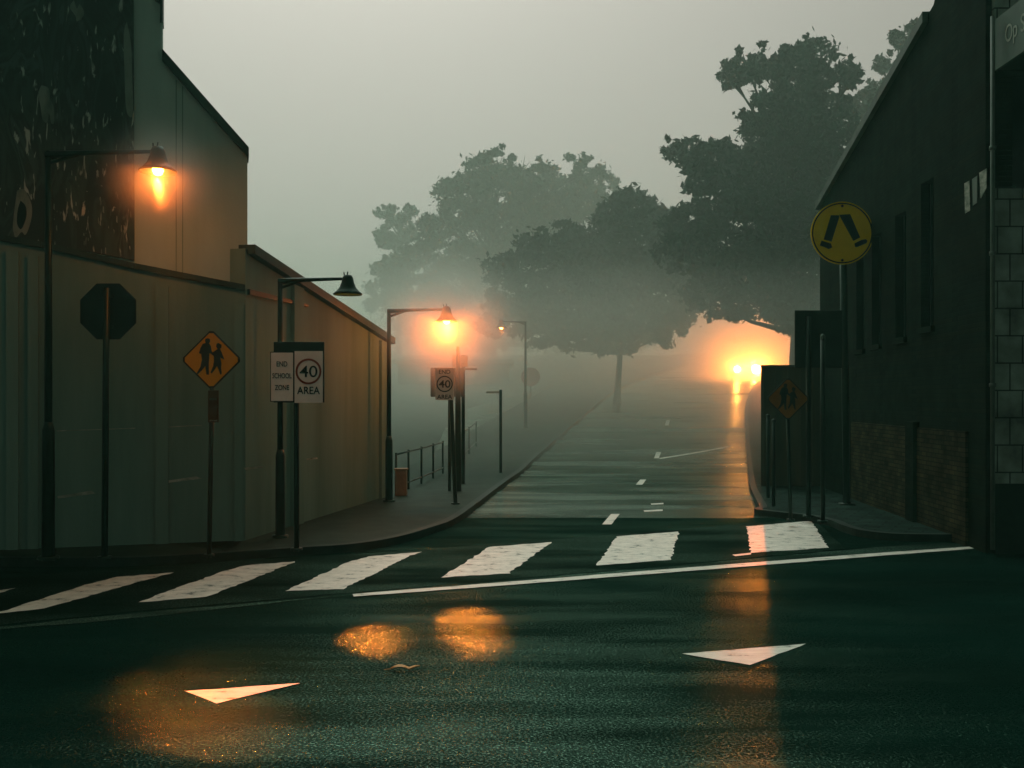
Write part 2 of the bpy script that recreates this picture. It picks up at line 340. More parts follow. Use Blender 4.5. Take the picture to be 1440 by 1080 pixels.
mark('edge_line', gp((495, 836.5), (700, 820.5), (1000, 796.5), (1200, 781), (1385, 768), (1387, 771), (1200, 785.5), (1000, 801.5), (700, 825), (497, 840)), 0.011, 'paint_clean', 0.008, 0.2)
mark('ramp_triangle', gp((960, 920), (1134, 906), (1054, 936)), 0.006, 'paint_clean', 0.006)
mark('ramp_triangle', gp((260, 973), (422, 961.5), (304, 990)), 0.006, 'paint_clean', 0.006)
mark('ramp_triangle', gp((-560, 1040), (-400, 1026), (-500, 1060)), 0.006, 'paint_clean', 0.006)
mark('lane_mark', gp((1030, 781), (1056, 778), (1056, 780.5), (1034, 783)), 0.010, 'paint_clean', 0.004)
for y0 in (18.9, 27.6, 36.6, 45.6):
    a = math.atan2(center_x(y0 + 1.6) - center_x(y0), 1.6); w = 0.09
    mark('centre_dash', [(center_x(y0) - w, y0), (center_x(y0) + w, y0), (center_x(y0 + 1.7) + w, y0 + 1.7), (center_x(y0 + 1.7) - w, y0 + 1.7)], 0.006, 'paint_clean', 0.004)
mark('short_lane_mark', gp((905, 718), (932, 716.5), (932, 719), (906, 720)), 0.006, 'paint_clean', 0.0)
mark('short_lane_mark', gp((915, 708.5), (933, 707.5), (933, 709.3), (916, 710)), 0.006, 'paint_clean', 0.0)
mark('side_street_line', [(center_x(36.5) + .15, 36.4), (center_x(40) + 2.8, 39.8), (center_x(40) + 2.8, 40.0), (center_x(36.5) + .1, 36.65)], 0.006, 'paint_clean', 0.0)

# ---------------------------------------------------------------- facades
class Wall:
    def __init__(s, P, Q):
        s.P, s.Q = Vector(P), Vector(Q); s.d = (s.Q - s.P).normalized(); n = Vector((s.d.y, -s.d.x))
        if n.dot(-s.P) < 0: n = -n
        s.n = n
    def hit(s, px, py, t=0.0):
        r = (px - CX) / F; P = s.P + s.n * t
        k = (r * P.y - P.x) / (s.d.x - r * s.d.y); D = P.y + s.d.y * k
        return (k, H - (py - HY) * D / F)
    def pt(s, k, z, t=0.0): p = s.P + s.d * k + s.n * t; return Vector((p.x, p.y, z))
    def poly(s, b, kz, t0, t1):
        if (s.pt(1, 0) - s.pt(0, 0)).cross(Vector((0, 0, 1))).dot(Vector((s.n.x, s.n.y, 0))) < 0: kz = kz[::-1]
        return b.prism([s.pt(k, z, t1) for k, z in kz], (s.n.x * (t0 - t1), s.n.y * (t0 - t1), 0))
    def pix(s, b, pp, t0, t1): return s.poly(b, [s.hit(*p, t1) for p in pp], t0, t1)

# left: rendered wall, upper block with mural, sloping shed gable
PA, QA, RA = (-7.71, 15.0), (-4.286, 16.0), (-2.91, 23.3)
A = Wall(PA, QA); B = Wall(QA, RA)
lw = empty('boundary_wall', (-5.5, 15.6, 0), 'long stained grey rendered wall behind the unseen face of the octagonal sign', 'wall')
cornerA = (Vector(QA) - Vector(PA)).length
b = MB(); z0 = A.hit(-400, 268)[1]; k0 = A.hit(-700, 0)[0]
cap = [(k0, z0 + 0.6)] + [A.hit(0, 337), A.hit(60, 347), A.hit(190, 377), A.hit(345, 407)]
cap[-1] = (cornerA, cap[-1][1])
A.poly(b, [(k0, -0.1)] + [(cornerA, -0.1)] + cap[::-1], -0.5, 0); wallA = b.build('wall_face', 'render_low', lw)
b = MB()
capo = [(k, z) for k, z in cap]
for (k1, z1), (k2, z2) in zip(capo, capo[1:]):
    A.poly(b, [(k1, z1 - 0.02), (k2 - 0.004, z2 - 0.02), (k2 - 0.004, z2 + 0.07), (k1, z1 + 0.07)], -0.2, 0.07)
b.build('coping', 'coping', lw)
for px, w in ((18, 14), (47, 12), (228, 16), (336, 12)):
    b = MB(); k, z = A.hit(px, 380); zt = H - 0.02 + (560 - (337 + px * 0.205)) * (15.2) / F - 0.12
    A.poly(b, [(k - w * .006, -0.05), (k + w * .006, -0.05), (k + w * .006, zt - .02), (k - w * .006, zt - .02)], 0.002, 0.05); b.build('pilaster', 'render_low', lw)
for q in (((80, 698), (128, 690), (134, 694), (82, 701)), ((234, 676), (276, 670), (284, 673), (236, 679)), ((343, 658), (368, 655.5), (371, 657.5), (345, 660.5))):  # thin pale strips set in a row along the wall
    b = MB(); A.pix(b, q, 0.001, 0.006); b.build('pale_dash', 'paper', lw)
b = MB(); A.pix(b, ((80, 605.4), (190, 601.6), (190, 602.6), (80, 606.6)), 0.001, 0.006); b.build('pale_line', 'paper', lw)
b = MB(); A.pix(b, ((230, 600.2), (284, 597.6), (284, 598.6), (230, 601.3)), 0.001, 0.006); b.build('pale_line', 'paper', lw)

ub = empty('painted_building', (-7, 16.5, 0), 'tall rendered building with a dark mural and stepped, sloping parapet', 'building')
b = MB(); T = -0.12
def AP(px, py): return A.hit(px, py, T)
top = [(k0, 10.5), (AP(228, 0)[0], 10.5), AP(228, 72), AP(348, 215), (AP(348, 420)[0], 3.6), (k0, 3.6)]
A.poly(b, top, -0.42, T); b.build('wall_face', 'render', ub)
b = MB(); A.pix(b, ((228, 68), (350, 207), (350, 222), (228, 84)), -0.45, T + 0.09); b.build('coping', 'coping', ub)
b = MB(); A.pix(b, ((218, -80), (229, -80), (229, 30), (225, 30), (225, 4), (218, 0)), -0.4, T + 0.06); b.build('coping', 'coping', ub)
b = MB(); A.pix(b, ((-420, -200), (187, -200), (189, 366), (0, 331), (-420, 240)), T + 0.002, T + 0.05); mur = b.build('mural_panel', 'mural', ub)
mur['label'] = 'dark weathered mural panel with pale vertical strokes'
random.seed(3)
def blob(pts, t=0.056):
    P = catmull(pts + [pts[0]], 4)[:-1]
    b = MB(); A.pix(b, P, T + 0.051, T + t); b.build('painted_shape', 'mural_pale', ub)
blob([(178, 30), (184, 60), (186, 110), (187, 158), (182, 164), (177, 150), (175, 100), (174, 50)])
blob([(58, 120), (68, 124), (71, 140), (75, 150), (76, 172), (72, 173), (69, 160), (66, 172), (60, 168), (57, 150), (54, 132)])
blob([(24, 268), (33, 266), (40, 276), (45, 292), (43, 312), (36, 330), (30, 326), (22, 334), (18, 318), (21, 290)])
blob([(104, 0), (108, 12), (112, 6), (118, 16), (116, 24), (108, 30), (106, 22), (98, 10)])
b = MB(); P = catmull([(29, 282), (36, 290), (37, 305), (30, 322), (24, 314), (25, 295), (29, 282)], 4)[:-1]; A.pix(b, P, T + 0.057, T + 0.062); b.build('painted_shape', 'black', ub)
for i in range(46):
    x = random.choice([random.gauss(100, 26), random.gauss(150, 25), random.uniform(60, 184)]); y = random.uniform(150, 355); h = random.uniform(1.5, 11); w = random.uniform(.6, 1.8)
    if x > 184 or x < 55: continue
    b = MB(); A.pix(b, ((x, y), (x + w, y + 1), (x + w * 1.2, y + h), (x - .3, y + h * .8)), T + 0.051, T + 0.055); b.build('paint_fleck', 'mural_pale', ub)
for px in (247, 256):
    b = MB(); A.pix(b, ((px, 112 + (px - 247)), (px + 1.5, 113 + (px - 247)), (px + 1.5, 386), (px, 385)), T + 0.001, T + 0.012); b.build('wall_joint', 'render_low', ub)

gb = empty('shed_building', (-4, 19, 0), 'low rendered building with a roof edge sloping down to the second lit street lamp', 'building')
lenB = (Vector(RA) - Vector(QA)).length
b = MB(); h1 = B.hit(347, 350)[1]; h2 = B.hit(545, 480)[1]
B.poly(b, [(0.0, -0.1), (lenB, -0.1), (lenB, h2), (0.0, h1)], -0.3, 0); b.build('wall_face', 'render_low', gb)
b = MB(); B.poly(b, [(0.06, h1 - 0.08), (lenB + 0.15, h2 - 0.06), (lenB + 0.15, h2 + 0.09), (0.06, h1 + 0.07)], -0.32, 0.14); b.build('roof_edge', 'coping', gb)
b = MB(); c1 = B.hit(350, 409)[1]; c2 = B.hit(430, 428); B.poly(b, [(0.07, c1 - 0.07), (c2[0], c2[1] - 0.05), (c2[0], c2[1]), (0.07, c1 + 0.02)], 0.002, 0.05); b.build('coping', 'coping', gb)
for px in (416, 537):
    b = MB(); k = B.hit(px, 500)[0]; zt = h1 + (h2 - h1) * k / lenB - 0.08
    B.poly(b, [(k - .22, -.05), (k + .22, -.05), (k + .22, zt - .02), (k - .22, zt)], 0.002, 0.07); b.build('pilaster', 'render_low', gb)
b = MB(); B.pix(b, ((431, 645), (446, 643), (447, 645.5), (432, 647)), 0.001, 0.006); b.build('pale_dash', 'paper', gb)

# right: dark brick building, its windows, corner shop
C = Wall((7.32, 15.3), (7.95, 25.7))
rb = empty('brick_building', (8, 20, 0), 'dark brick building along the right footpath with narrow recessed windows', 'building')
wins = [(1297, 1311, 254, 460), (1262, 1271, 300, 475), (1229, 1236, 330, 485), (1207, 1213, 350, 492)]
lenC = (C.Q - C.P).length
ledge = 1.86
tk = C.hit(1305, 0)[0]; zr0 = C.hit(1305, 20)[1]; zr1 = C.hit(1155, 285)[1]
def ztop(k): return zr0 + (zr1 - zr0) * (k - tk) / (lenC - tk)
ks = []
for x0, x1, y0, y1 in wins:
    ka, kb = sorted((C.hit(x0, 400)[0], C.hit(x1, 400)[0])); m_ = (ka + kb) / 2; ks.append((m_ - 0.32, m_ + 0.32, C.hit((x0 + x1) / 2, y1)[1], C.hit((x0 + x1) / 2, y0)[1]))
ks.sort()
b = MB(); edges = [0.1]
for ka, kb, za, zb in ks: edges += [ka, kb]
edges.append(lenC)
for i in range(0, len(edges), 2):
    a_, b_ = edges[i], edges[i + 1]
    C.poly(b, [(a_, -0.1), (b_, -0.1), (b_, ztop(b_)), (a_, ztop(a_) if a_ > tk else 12)] if a_ >= tk or b_ <= tk else [(a_, -0.1), (b_, -0.1), (b_, ztop(b_)), (tk, ztop(tk)), (tk, 12), (a_, 12)], -0.4, 0)
for ka, kb, za, zb in ks:
    C.poly(b, [(ka + .001, -0.1), (kb - .001, -0.1), (kb - .001, za), (ka + .001, za)], -0.38, -0.002)
    C.poly(b, [(ka + .001, zb), (kb - .001, zb), (kb - .001, ztop(kb)), (ka + .001, ztop(ka))], -0.38, -0.002)
b.build('wall_face', 'rbrick', rb)
b = MB(); C.poly(b, [(0.3, -0.1), (lenC, -0.1), (lenC, ztop(lenC) - 0.1), (0.3, ztop(0.3))], -9, -0.42); b.build('building_body', 'rbrick', rb)
for ka, kb, za, zb in ks:
    b = MB(); C.poly(b, [(ka, za), (kb, za), (kb, zb), (ka, zb)], -0.3, -0.2); w = b.build('window', 'glass', rb)
    b = MB(); C.poly(b, [(ka - 0.06, za - 0.1), (kb + 0.06, za - 0.1), (kb + 0.06, za), (ka - 0.06, za)], -0.19, 0.07); b.build('sill', 'rbrick', w)
    b = MB()
    for q in (ka + 0.03, (ka + kb) / 2, kb - 0.03): C.poly(b, [(q - .025, za + .002), (q + .025, za + .002), (q + .025, zb - .002), (q - .025, zb - .002)], -0.198, -0.16)
    b.build('frame', 'pole', w)
b = MB(); C.poly(b, [(tk, zr0 - 0.14), (lenC + 0.1, zr1 - 0.14), (lenC + 0.1, zr1 + 0.05), (tk, zr0 + 0.05)], -0.5, 0.1); b.build('parapet_trim', 'pvc', rb)
kA, kB_, kC, kD = C.hit(1200, 600)[0], C.hit(1282, 600)[0], C.hit(1293, 600)[0], C.hit(1362, 600)[0]
for a_, b_ in ((kB_, kA), (kD, kC)):
    q = MB(); C.poly(q, [(a_, -0.05), (b_, -0.05), (b_, ledge), (a_, ledge)], 0.002, 0.05); q.build('brick_plinth', 'lbrick', rb)
q = MB(); C.poly(q, [(kC, -0.05), (kB_, -0.05), (kB_, ledge + .1), (kC, ledge + .1)], 0.002, 0.12); q.build('pilaster', 'rbrick', rb)
for j, pp in enumerate((((1356, 258), (1363, 254), (1364, 296), (1357, 300)), ((1367, 252), (1374, 247), (1374, 285), (1368, 289)), ((1377, 243), (1387, 237), (1387, 264), (1379, 279)))):
    q = MB(); C.pix(q, pp, 0.004, 0.012); tag(q.build('paper_notice', 'paper' if j != 1 else 'fascia', None, C.pt(*C.hit(*pp[0]))), ['narrow pale paper notice, leftmost of three high on the dark brick wall', 'darkest green paper notice between two pale ones on the brick wall', 'pale slanted paper notice nearest the shop corner'][j], 'notice', 'paper notices on the brick wall')
q = MB(); cx = 7.30
q.tube([(cx, 15.12, 0.1), (cx, 15.12, 8.2)], 0.035, 8)
for z in (2.6, 4.6, 6.2): q.lathe((cx, 15.12, z), [(0.0, -.03), (0.05, -.03), (0.05, .03), (0.0, .03)], 10)
tag(q.build('downpipe', 'pvc', None, (cx, 15.12, 0.1)), 'slim grey downpipe at the corner between brick wall and tiled shop', 'pipe')

sb = empty('corner_shop', (9, 15.5, 0), 'corner shop with large grey wall tiles, black plinth and dark awning', 'shop')
S0, S1 = 7.42, 13.0
def zz(py, D=15.3): return H - (py - HY) * D / F
q = MB(); q.box(((S0 + S1) / 2, 15.45, (zz(265) + 1.09) / 2), (S1 - S0, 0.3, zz(265) - 1.09)); q.build('tiled_wall', 'tile', sb)
q = MB(); q.box(((S0 + S1) / 2 + .02, 15.5, 0.49), (S1 - S0, 0.36, 1.19)); q.build('plinth', 'pole', sb)
q = MB(); q.box(((S0 + S1) / 2 + .02, 15.7, (zz(265) + 7.4) / 2), (S1 - S0 - .02, 0.3, 7.4 - zz(265) - .01)); q.build('shop_window', 'glass', sb)
q = MB(); q.box(((S0 + S1) / 2, 15.46, 9.6), (S1 - S0, 0.3, 3.2)); q.build('upper_wall', 'tile', sb)
q = MB(); q.box((10.4, 13.2, 7.5), (5.9, 4.18, 0.12)); q.build('awning_roof', 'pole', sb)
q = MB(); q.prism([(7.4, 15.28, 7.42), (7.4, 11.2, 7.42), (7.4, 11.2, 8.2), (7.4, 15.28, 8.2)], (0.045, 0, 0)); fa = q.build('fascia', 'fascia', sb)
text('Op Shop', (7.394, 14.42, 7.8), 1.0, 0.34, 'lettering', sb, 'lettering', (0, -1, 0), (0, 0, 1))

# ---------------------------------------------------------------- street lamps
def lamp(px, base_y, top_y, head_px, D, scale, label, state, base=None):
    z0 = prof(D) + 0.115; X = (px - CX) / F * D; zt = H - (top_y - HY) * D / F; hx = (head_px - CX) / F * D
    r = empty('street_lamp', (X, D, z0), label, 'street lamp', 'bell shaded street lamps')
    p = MB(); hb = (zt - z0) * 0.315
    p.tube([(X, D, z0 - .02), (X, D, z0 + hb), (X, D, z0 + hb + 0.12 * scale)], [0.09 * scale, 0.085 * scale, 0.055 * scale], 12)
    p.lathe((X, D, z0), [(0.0, 0.04), (0.15 * scale, 0.04), (0.15 * scale, 0), ], 12); p.build('base_column', 'pole', r)
    p = MB(); p.tube([(X, D, z0 + hb + 0.1 * scale), (X, D, zt)], [0.055 * scale, 0.045 * scale], 10); p.build('pole', 'pole', r)
    p = MB(); s = scale
    p.tube([(X - .03, D, zt - 0.05 * s), (X + (hx - X) * .35, D, zt - .02 * s), (hx - 0.05, D, zt + 0.0)], [0.06 * s, 0.038 * s, 0.026 * s], 8)
    p.tube([(X + 0.02, D, zt - 0.16 * s), (X + (hx - X) * .3, D, zt - .04 * s)], [0.03 * s, 0.02 * s], 6); p.build('arm', 'pole', r)
    sh = MB(); c = (hx, D, zt + 0.03 * s)
    sh.lathe(c, [(0.0, 0.04 * s), (0.07 * s, 0.035 * s), (0.10 * s, -0.02 * s), (0.115 * s, -0.1 * s), (0.15 * s, -0.19 * s), (0.21 * s, -0.26 * s), (0.262 * s, -0.30 * s), (0.262 * s, -0.325 * s), (0.235 * s, -0.31 * s), (0.19 * s, -0.25 * s), (0.12 * s, -0.17 * s), (0.0, -0.12 * s)], 24)
    so = sh.build('lamp_shade', 'pole', r)
    q = MB(); q.tube([(hx - .06 * s, D, zt + 0.05 * s), (hx - .07 * s, D, zt + 0.12 * s)], 0.012 * s, 6); q.tube([(hx - .01 * s, D, zt + 0.05 * s), (hx, D, zt + 0.13 * s)], 0.012 * s, 6); q.build('bracket', 'pole', r)
    bz = zt - (0.27 if state != 'dim' or D > 40 else 0.18) * s
    q = MB(); rr = 0.08 * s
    q.lathe((hx, D, bz), [(0.001, rr * 1.1), (rr * .7, rr * .7), (rr, 0), (rr * .7, -rr * .7), (0.001, -rr)], 16)
    bo = q.build('bulb', 'bulb' if state != 'dim' or D > 40 else 'bulb_dim', r)
    return r, Vector((hx, D, bz))
def lightat(p, e, rad=0.1, colr=(1.0, 0.21, 0.03), parent=None, spot=False):
    ld = bpy.data.lights.new('lamp_or_added_beam', 'SPOT' if spot else 'POINT'); ld.energy = e; ld.color = colr; ld.shadow_soft_size = rad
    o = bpy.data.objects.new('lamp_or_added_beam', ld); col.objects.link(o); o.location = p - (ORG[parent.name] if parent else Vector()); o.parent = parent; return o
r1, p1 = lamp(68, 785, 213, 222, 14.15, 1.0, 'nearest and tallest street lamp, glowing orange in front of the mural', 'on')
r2, p2 = lamp(394, 755, 392, 489, 16.35, 0.9, 'street lamp with dark bell shade, only faintly lit, behind the school zone sign', 'dim')
r3, p3 = lamp(547, 705, 435, 628, 22.0, 0.95, 'street lamp with a bright orange halo at the end of the left wall', 'on')
r4, p4 = lamp(739, 655, 452, 705, 44.0, 1.0, 'farthest small street lamp, dull orange below the tree', 'dim')
def cone(p, target, e, rad, parent, size=150):
    o = lightat(p, e, rad, parent=parent, spot=True); o.data.spot_size = R(size); o.data.spot_blend = 1.0; o.data.color = (1.0, 0.155, 0.02)
    o.rotation_euler = (Vector(target) - p).to_track_quat('-Z', 'Y').to_euler(); return o
cone(p1 + Vector((0, -0.05, -0.1)), (-2.2, 8.4, 0), 9000, 0.06, r1, 17)  # narrow beam added to place an orange glint patch on the near road
cone(p1 + Vector((0, -0.05, -0.1)), (-1.2, 8.5, 0), 60, 0.09, r1, 140)
cone(p2 + Vector((0, -0.05, -0.1)), (-1.36, 10.0, 0), 14000, 0.06, r2, 6.5)  # added beam aimed at a small glint patch, apart from the lamp's own light
cone(p3 + Vector((0, -0.05, -0.1)), (-0.42, 10.5, 0), 20000, 0.07, r3, 4.2)  # added tight beam for the glint patch below this lamp
cone(p3 + Vector((0, -0.05, -0.1)), (-0.6, 12.5, 0), 160, 0.1, r3)
lightat(p1 + Vector((0, -0.03, -0.12)), 34, 0.09, parent=r1)
lightat(p2 + Vector((0, 0, -0.16)), 8, 0.08, parent=r2)
lightat(p3 + Vector((0, 0, -0.16)), 140, 0.1, parent=r3)
lightat(p4 + Vector((0, 0, -0.2)), 40, 0.08, parent=r4)

# ---------------------------------------------------------------- signs
def pole_on(r, X, D, z0, z1, rad=0.04, m='pole', lean=0.0):
    p = MB(); p.tube([(X, D, z0 - .02), (X + lean, D, z1)], rad, 10); p.lathe((X, D, z0), [(0.0, 0.03), (rad * 2.2, 0.03), (rad * 2.2, 0)], 10); return p.build('pole', m, r)
def face(pp, y0, y1, m, name, r):      # polygon in X,Z between depths (front y0 < y1)
    b = MB(); pts = [Vector((x, y0, z)) for x, z in pp]
    a = sum(pp[i][0] * pp[(i + 1) % len(pp)][1] - pp[(i + 1) % len(pp)][0] * pp[i][1] for i in range(len(pp)))
    if a < 0: pts = pts[::-1]
    b.prism(pts, (0, y1 - y0, 0)); return b.build(name, m, r)
def px2(pp, D): return [((x - CX) / F * D, H - (y - HY) * D / F) for x, y in pp]
def ring(cx, cz, r0, r1, y0, y1, m, name, r, n=40):
    b = MB(); vs = []
    for k in range(n):
        t = 2 * math.pi * k / n
        for rr, y in ((r0, y0), (r1, y0), (r1, y1), (r0, y1)): vs.append((cx + rr * math.cos(t), y, cz + rr * math.sin(t)))
    fs = []
    for k in range(n):
        a, c = k * 4, ((k + 1) % n) * 4
        for j in range(4): fs.append((a + j, a + (j + 1) % 4, c + (j + 1) % 4, c + j))
    b.add(vs, fs); return b.build(name, m, r)

# octagonal sign seen from behind
D = 14.2; X = (147 - CX) / F * D
s = empty('stop_sign', (X, D, 0.115), 'octagonal traffic sign seen from its dark unpainted back, on a pole', 'sign')
pole_on(s, X, D, 0.115, zz(405, D), 0.047, lean=0.03)
cx, cz = px2([(150, 437.5)], D)[0]; rr = 39.5 / F * D / math.cos(math.pi / 8)
bev(face([(cx + rr * math.cos(math.pi / 8 + k * math.pi / 4), cz + rr * math.sin(math.pi / 8 + k * math.pi / 4)) for k in range(8)], D + 0.05, D + 0.06, 'signback', 'sign_face', s), 0.004)
for zc in (cz + .22, cz - .22):
    b = MB(); b.box((cx, D + 0.04, zc), (0.16, 0.02, 0.04)); b.build('bracket', 'pole_grey', s)

KID1 = [(295, 475), (297.5, 476), (298, 479.5), (296.5, 482), (299, 486), (300, 493), (302, 496), (301, 497.5), (297, 496), (296.5, 504), (296, 513), (296.5, 526), (293, 526), (291.5, 514), (287, 520), (281, 526), (280, 524), (285, 515), (287, 505), (286, 497), (283, 496), (285, 489), (288, 483), (292, 481.5), (291, 478), (292, 475.5)]
KID2 = [(309, 481.5), (313, 484), (313, 488), (311, 490), (313, 494), (316, 502), (317, 505), (313, 503), (311.5, 502), (313, 510), (312.5, 517), (313.5, 525), (311.5, 526), (308.5, 517), (307, 514), (304, 519), (300, 524.5), (298.5, 523), (302, 514), (303, 507), (303, 500), (299, 497), (301, 495), (304, 493), (308, 490), (306, 487), (306.5, 483)]
def diamond(px, py, half, D, base_px, z0, label, kids=True, ang=0.0, m='yellow', pz=None, prad=0.035, rotk=0):
    X = (base_px - CX) / F * D; cx, cz = px2([(px, py)], D)[0]; hf = half / F * D
    s = empty('children_crossing_sign', (X, D, z0), label, 'sign', 'diamond children signs')
    pole_on(s, X, D, z0, cz, prad, lean=cx - X)
    def dm(h, sk=0.0, c=0.07):
        v = []; hx, hz = (h, h)
        for (ax, az), (bx, bz) in (((0, 1), (1, 0)), ((1, 0), (0, -1)), ((0, -1), (-1, 0)), ((-1, 0), (0, 1))):
            v += [(cx + h * (ax * (1 - c) + bx * c) * sq, cz + h * (az * (1 - c) + bz * c)), (cx + h * (ax * c + bx * (1 - c)) * sq, cz + h * (az * c + bz * (1 - c)))]
        return v
    sq = 1.0
    bev(face(dm(hf), D - 0.058, D - 0.046, 'black', 'border', s), 0.003); face(dm(hf * 0.925), D - 0.062, D - 0.0585, m, 'sign_face', s)
    for K in (KID1, KID2):
        k = half / 43.0
        if rotk: K = [(x, y) for x, y in K]
        P = [(px + (x - 299.5) * k * (1 + 0.05), py + (y - 505) * k) for x, y in K]
        face(px2(P, D), D - 0.066, D - 0.0625, 'black', 'child_silhouette', s)
    return s
s = diamond(299, 506, 43, 14.4, 294, 0.115, 'amber diamond sign with two walking children and a small plate below')
D = 14.4
bev(face(px2([(294, 549), (309, 549), (309, 594), (294, 594)], D), D - 0.055, D - 0.042, 'brownplate', 'small_plate', s), 0.004)
face(px2([(296, 560), (306.5, 560), (306.5, 562.5), (296, 562.5)], D), D - 0.058, D - 0.0555, 'pvc', 'plate_mark', s)
text('ahead', (px2([(301.5, 591)], D)[0][0], D - 0.058, px2([(301.5, 591)], D)[0][1]), 0.11, 0.022, 'paper', s)
s = diamond(1107, 561, 31, 18.6, 1112, 0.115, 'faint ochre diamond children sign on a thin pole before the ochre wall', m='hoard')
for c in s.children:
    if c.name.startswith('sign_face'): c.data.materials[0] = mat('dull_orange_sign_face', (0.24, 0.105, 0.018), (0.14, 0.07, 0.015), 0.6, 3)

# school zone sign
D = 15.0; X = (417 - CX) / F * D
s = empty('school_zone_sign', (X, D, 0.115), 'white END SCHOOL ZONE and 40 AREA board on a pole at the left wall', 'sign')
pole_on(s, X, D, 0.115, zz(500, D), 0.042)
bev(face(px2([(386, 481), (457, 481), (457, 566), (386, 566)], D), D - 0.056, D - 0.044, 'signback', 'backing_board', s), 0.004)
face(px2([(415.5, 494), (455, 494), (455, 566.5), (415.5, 566.5)], D), D - 0.062, D - 0.0575, 'white', 'speed_panel', s)
face(px2([(381.5, 495), (414.5, 495), (414.5, 565), (381.5, 565)], D), D - 0.062, D - 0.0575, 'black', 'panel_border', s)
face(px2([(382.6, 496.2), (413.4, 496.2), (413.4, 563.8), (382.6, 563.8)], D), D - 0.066, D - 0.0625, 'white', 'zone_panel', s)
cx, cz = px2([(435, 522.5)], D)[0]; u = D / F
ring(cx, cz, 15.3 * u, 18.2 * u, D - 0.067, D - 0.0625, 'red', 'speed_ring', s)
text('40', (cx, D - 0.066, cz), 25 * u, 16 * u, 'black', s, 'numeral', bold=0.004)
text('AREA', (cx, D - 0.066, px2([(435, 549)], D)[0][1]), 32 * u, 10.5 * u, 'black', s, bold=0.012)
for t, y, w in (('END', 512, 15), ('SCHOOL', 528.5, 27), ('ZONE', 545, 20)):
    c = px2([(398, y)], D)[0]; text(t, (c[0], D - 0.07, c[1]), w * u, 7.2 * u, 'black', s, bold=0.008)

# end 40 area sign
D = 21.5; X = (640.5 - CX) / F * D; u = D / F
s = empty('end_area_sign', (X, D, 0.115), 'small white END 40 AREA sign under the haloed lamp', 'sign')
pole_on(s, X, D, 0.115, zz(520, D), 0.045, lean=-0.12)
bev(face(px2([(612.5, 517), (639, 517), (639, 562.5), (612.5, 562.5)], D), D - 0.06, D - 0.048, 'white', 'sign_face', s), 0.004)
cx, cz = px2([(625.5, 540)], D)[0]
ring(cx, cz, 9.8 * u, 11.4 * u, D - 0.065, D - 0.0605, 'black', 'speed_ring', s)
text('40', (cx, D - 0.064, cz), 16.5 * u, 10.5 * u, 'black', s, 'numeral', bold=0.012)
text('END', (cx, D - 0.064, px2([(625, 523)], D)[0][1]), 16 * u, 5.6 * u, 'black', s, bold=0.01)
text('AREA', (cx, D - 0.064, px2([(625, 558)], D)[0][1]), 21 * u, 5.8 * u, 'black', s, bold=0.01)

# board behind and its post
D = 24.5; X = (644 - CX) / F * D
s = empty('notice_board', (X, D, 0.115), 'dark notice board on a stout post behind the END 40 AREA sign', 'sign')
p = MB(); p.tube([(X, D, 0.1), (X, D, zz(565, D)), (X, D, zz(487, D))], [0.085, 0.07, 0.035], 10); p.build('pole', 'pole', s)
bev(face(px2([(605, 517), (652, 517), (652, 558), (605, 558)], D), D + 0.08, D + 0.11, 'signback', 'board', s), 0.01)
X2 = (632 - CX) / F * D; p = MB(); p.tube([(X2, D + .05, 0.1), (X2, D + .05, zz(520, D))], 0.04, 8); p.build('support_post', 'pole_grey', s)
# slender blade sign
D = 30.5; X = (704 - CX) / F * D
s = empty('blade_sign', (X, D, 0.115), 'thin grey post carrying a short pale street name blade', 'sign')
p = MB(); p.tube([(X, D, prof(D) + .1), (X, D, zz(548, D))], 0.045, 8); p.build('pole', 'pole_grey', s)
b = MB(); b.box(((694 - CX) / F * D, D, zz(551.5, D)), (0.44, 0.03, 0.07)); bev(b.build('blade', 'white', s), 0.005)
# round red sign far away
D = 55; X = (746 - CX) / F * D
s = empty('round_sign', (X, D, prof(D)), 'faint round red sign far off on the left footpath', 'sign')
p = MB(); p.tube([(X, D, prof(D)), (X, D, zz(530, D))], 0.05, 8); p.build('pole', 'pole_grey', s)
c = px2([(746, 530)], D)[0]; b = MB(); b.tube([(c[0], D - .09, c[1]), (c[0], D - .06, c[1])], 0.52, 28); b.build('sign_face', mat('dull_red_sign', (0.45, 0.07, 0.03), None, 0.5), s)

# round pedestrian crossing sign
D = 21.4; X = (1191 - CX) / F * D; u = D / F
s = empty('pedestrian_crossing_sign', (X, D, 0.115), 'round yellow crossing sign with walking legs on a tall pole', 'sign')
cx, cz = px2([(1182, 329)], D)[0]
pole_on(s, X, D, 0.115, cz, 0.082, lean=cx + .05 - X)
def disc(c_, rr, y0, y1, m, nm):
    b = MB(); b.tube([(c_[0], y1, c_[1]), (c_[0], y0, c_[1])], rr, 56); o = b.build(nm, m, s)
    return o
disc((cx, cz), 44 * u, D - 0.11, D - 0.09, 'yellow2', 'sign_face')
ring(cx, cz, 40.6 * u, 42.4 * u, D - 0.114, D - 0.1105, 'black', 'border_ring', s, 60)
for P in (((1166, 304), (1177, 304), (1178, 306), (1167, 341), (1156, 338)), ((1177.5, 303.5), (1193, 302.5), (1207, 335), (1197.5, 340)),
          ((1153, 339.5), (1166, 343.5), (1168, 349), (1163, 351.5), (1157, 348.5), (1150.5, 346.5)), ((1199, 343.5), (1209, 338.5), (1215, 337.5), (1217, 339.5), (1216, 343), (1203, 348.5), (1200, 348.5))):
    face(px2(P, D), D - 0.116, D - 0.1105, 'black', 'walking_leg', s)
for y in (291, 367):
    c = px2([(1182, y)], D)[0]; b = MB(); b.tube([(c[0], D - .12, c[1]), (c[0], D - .1, c[1])], 0.03, 8); b.build('bolt', 'black', s)

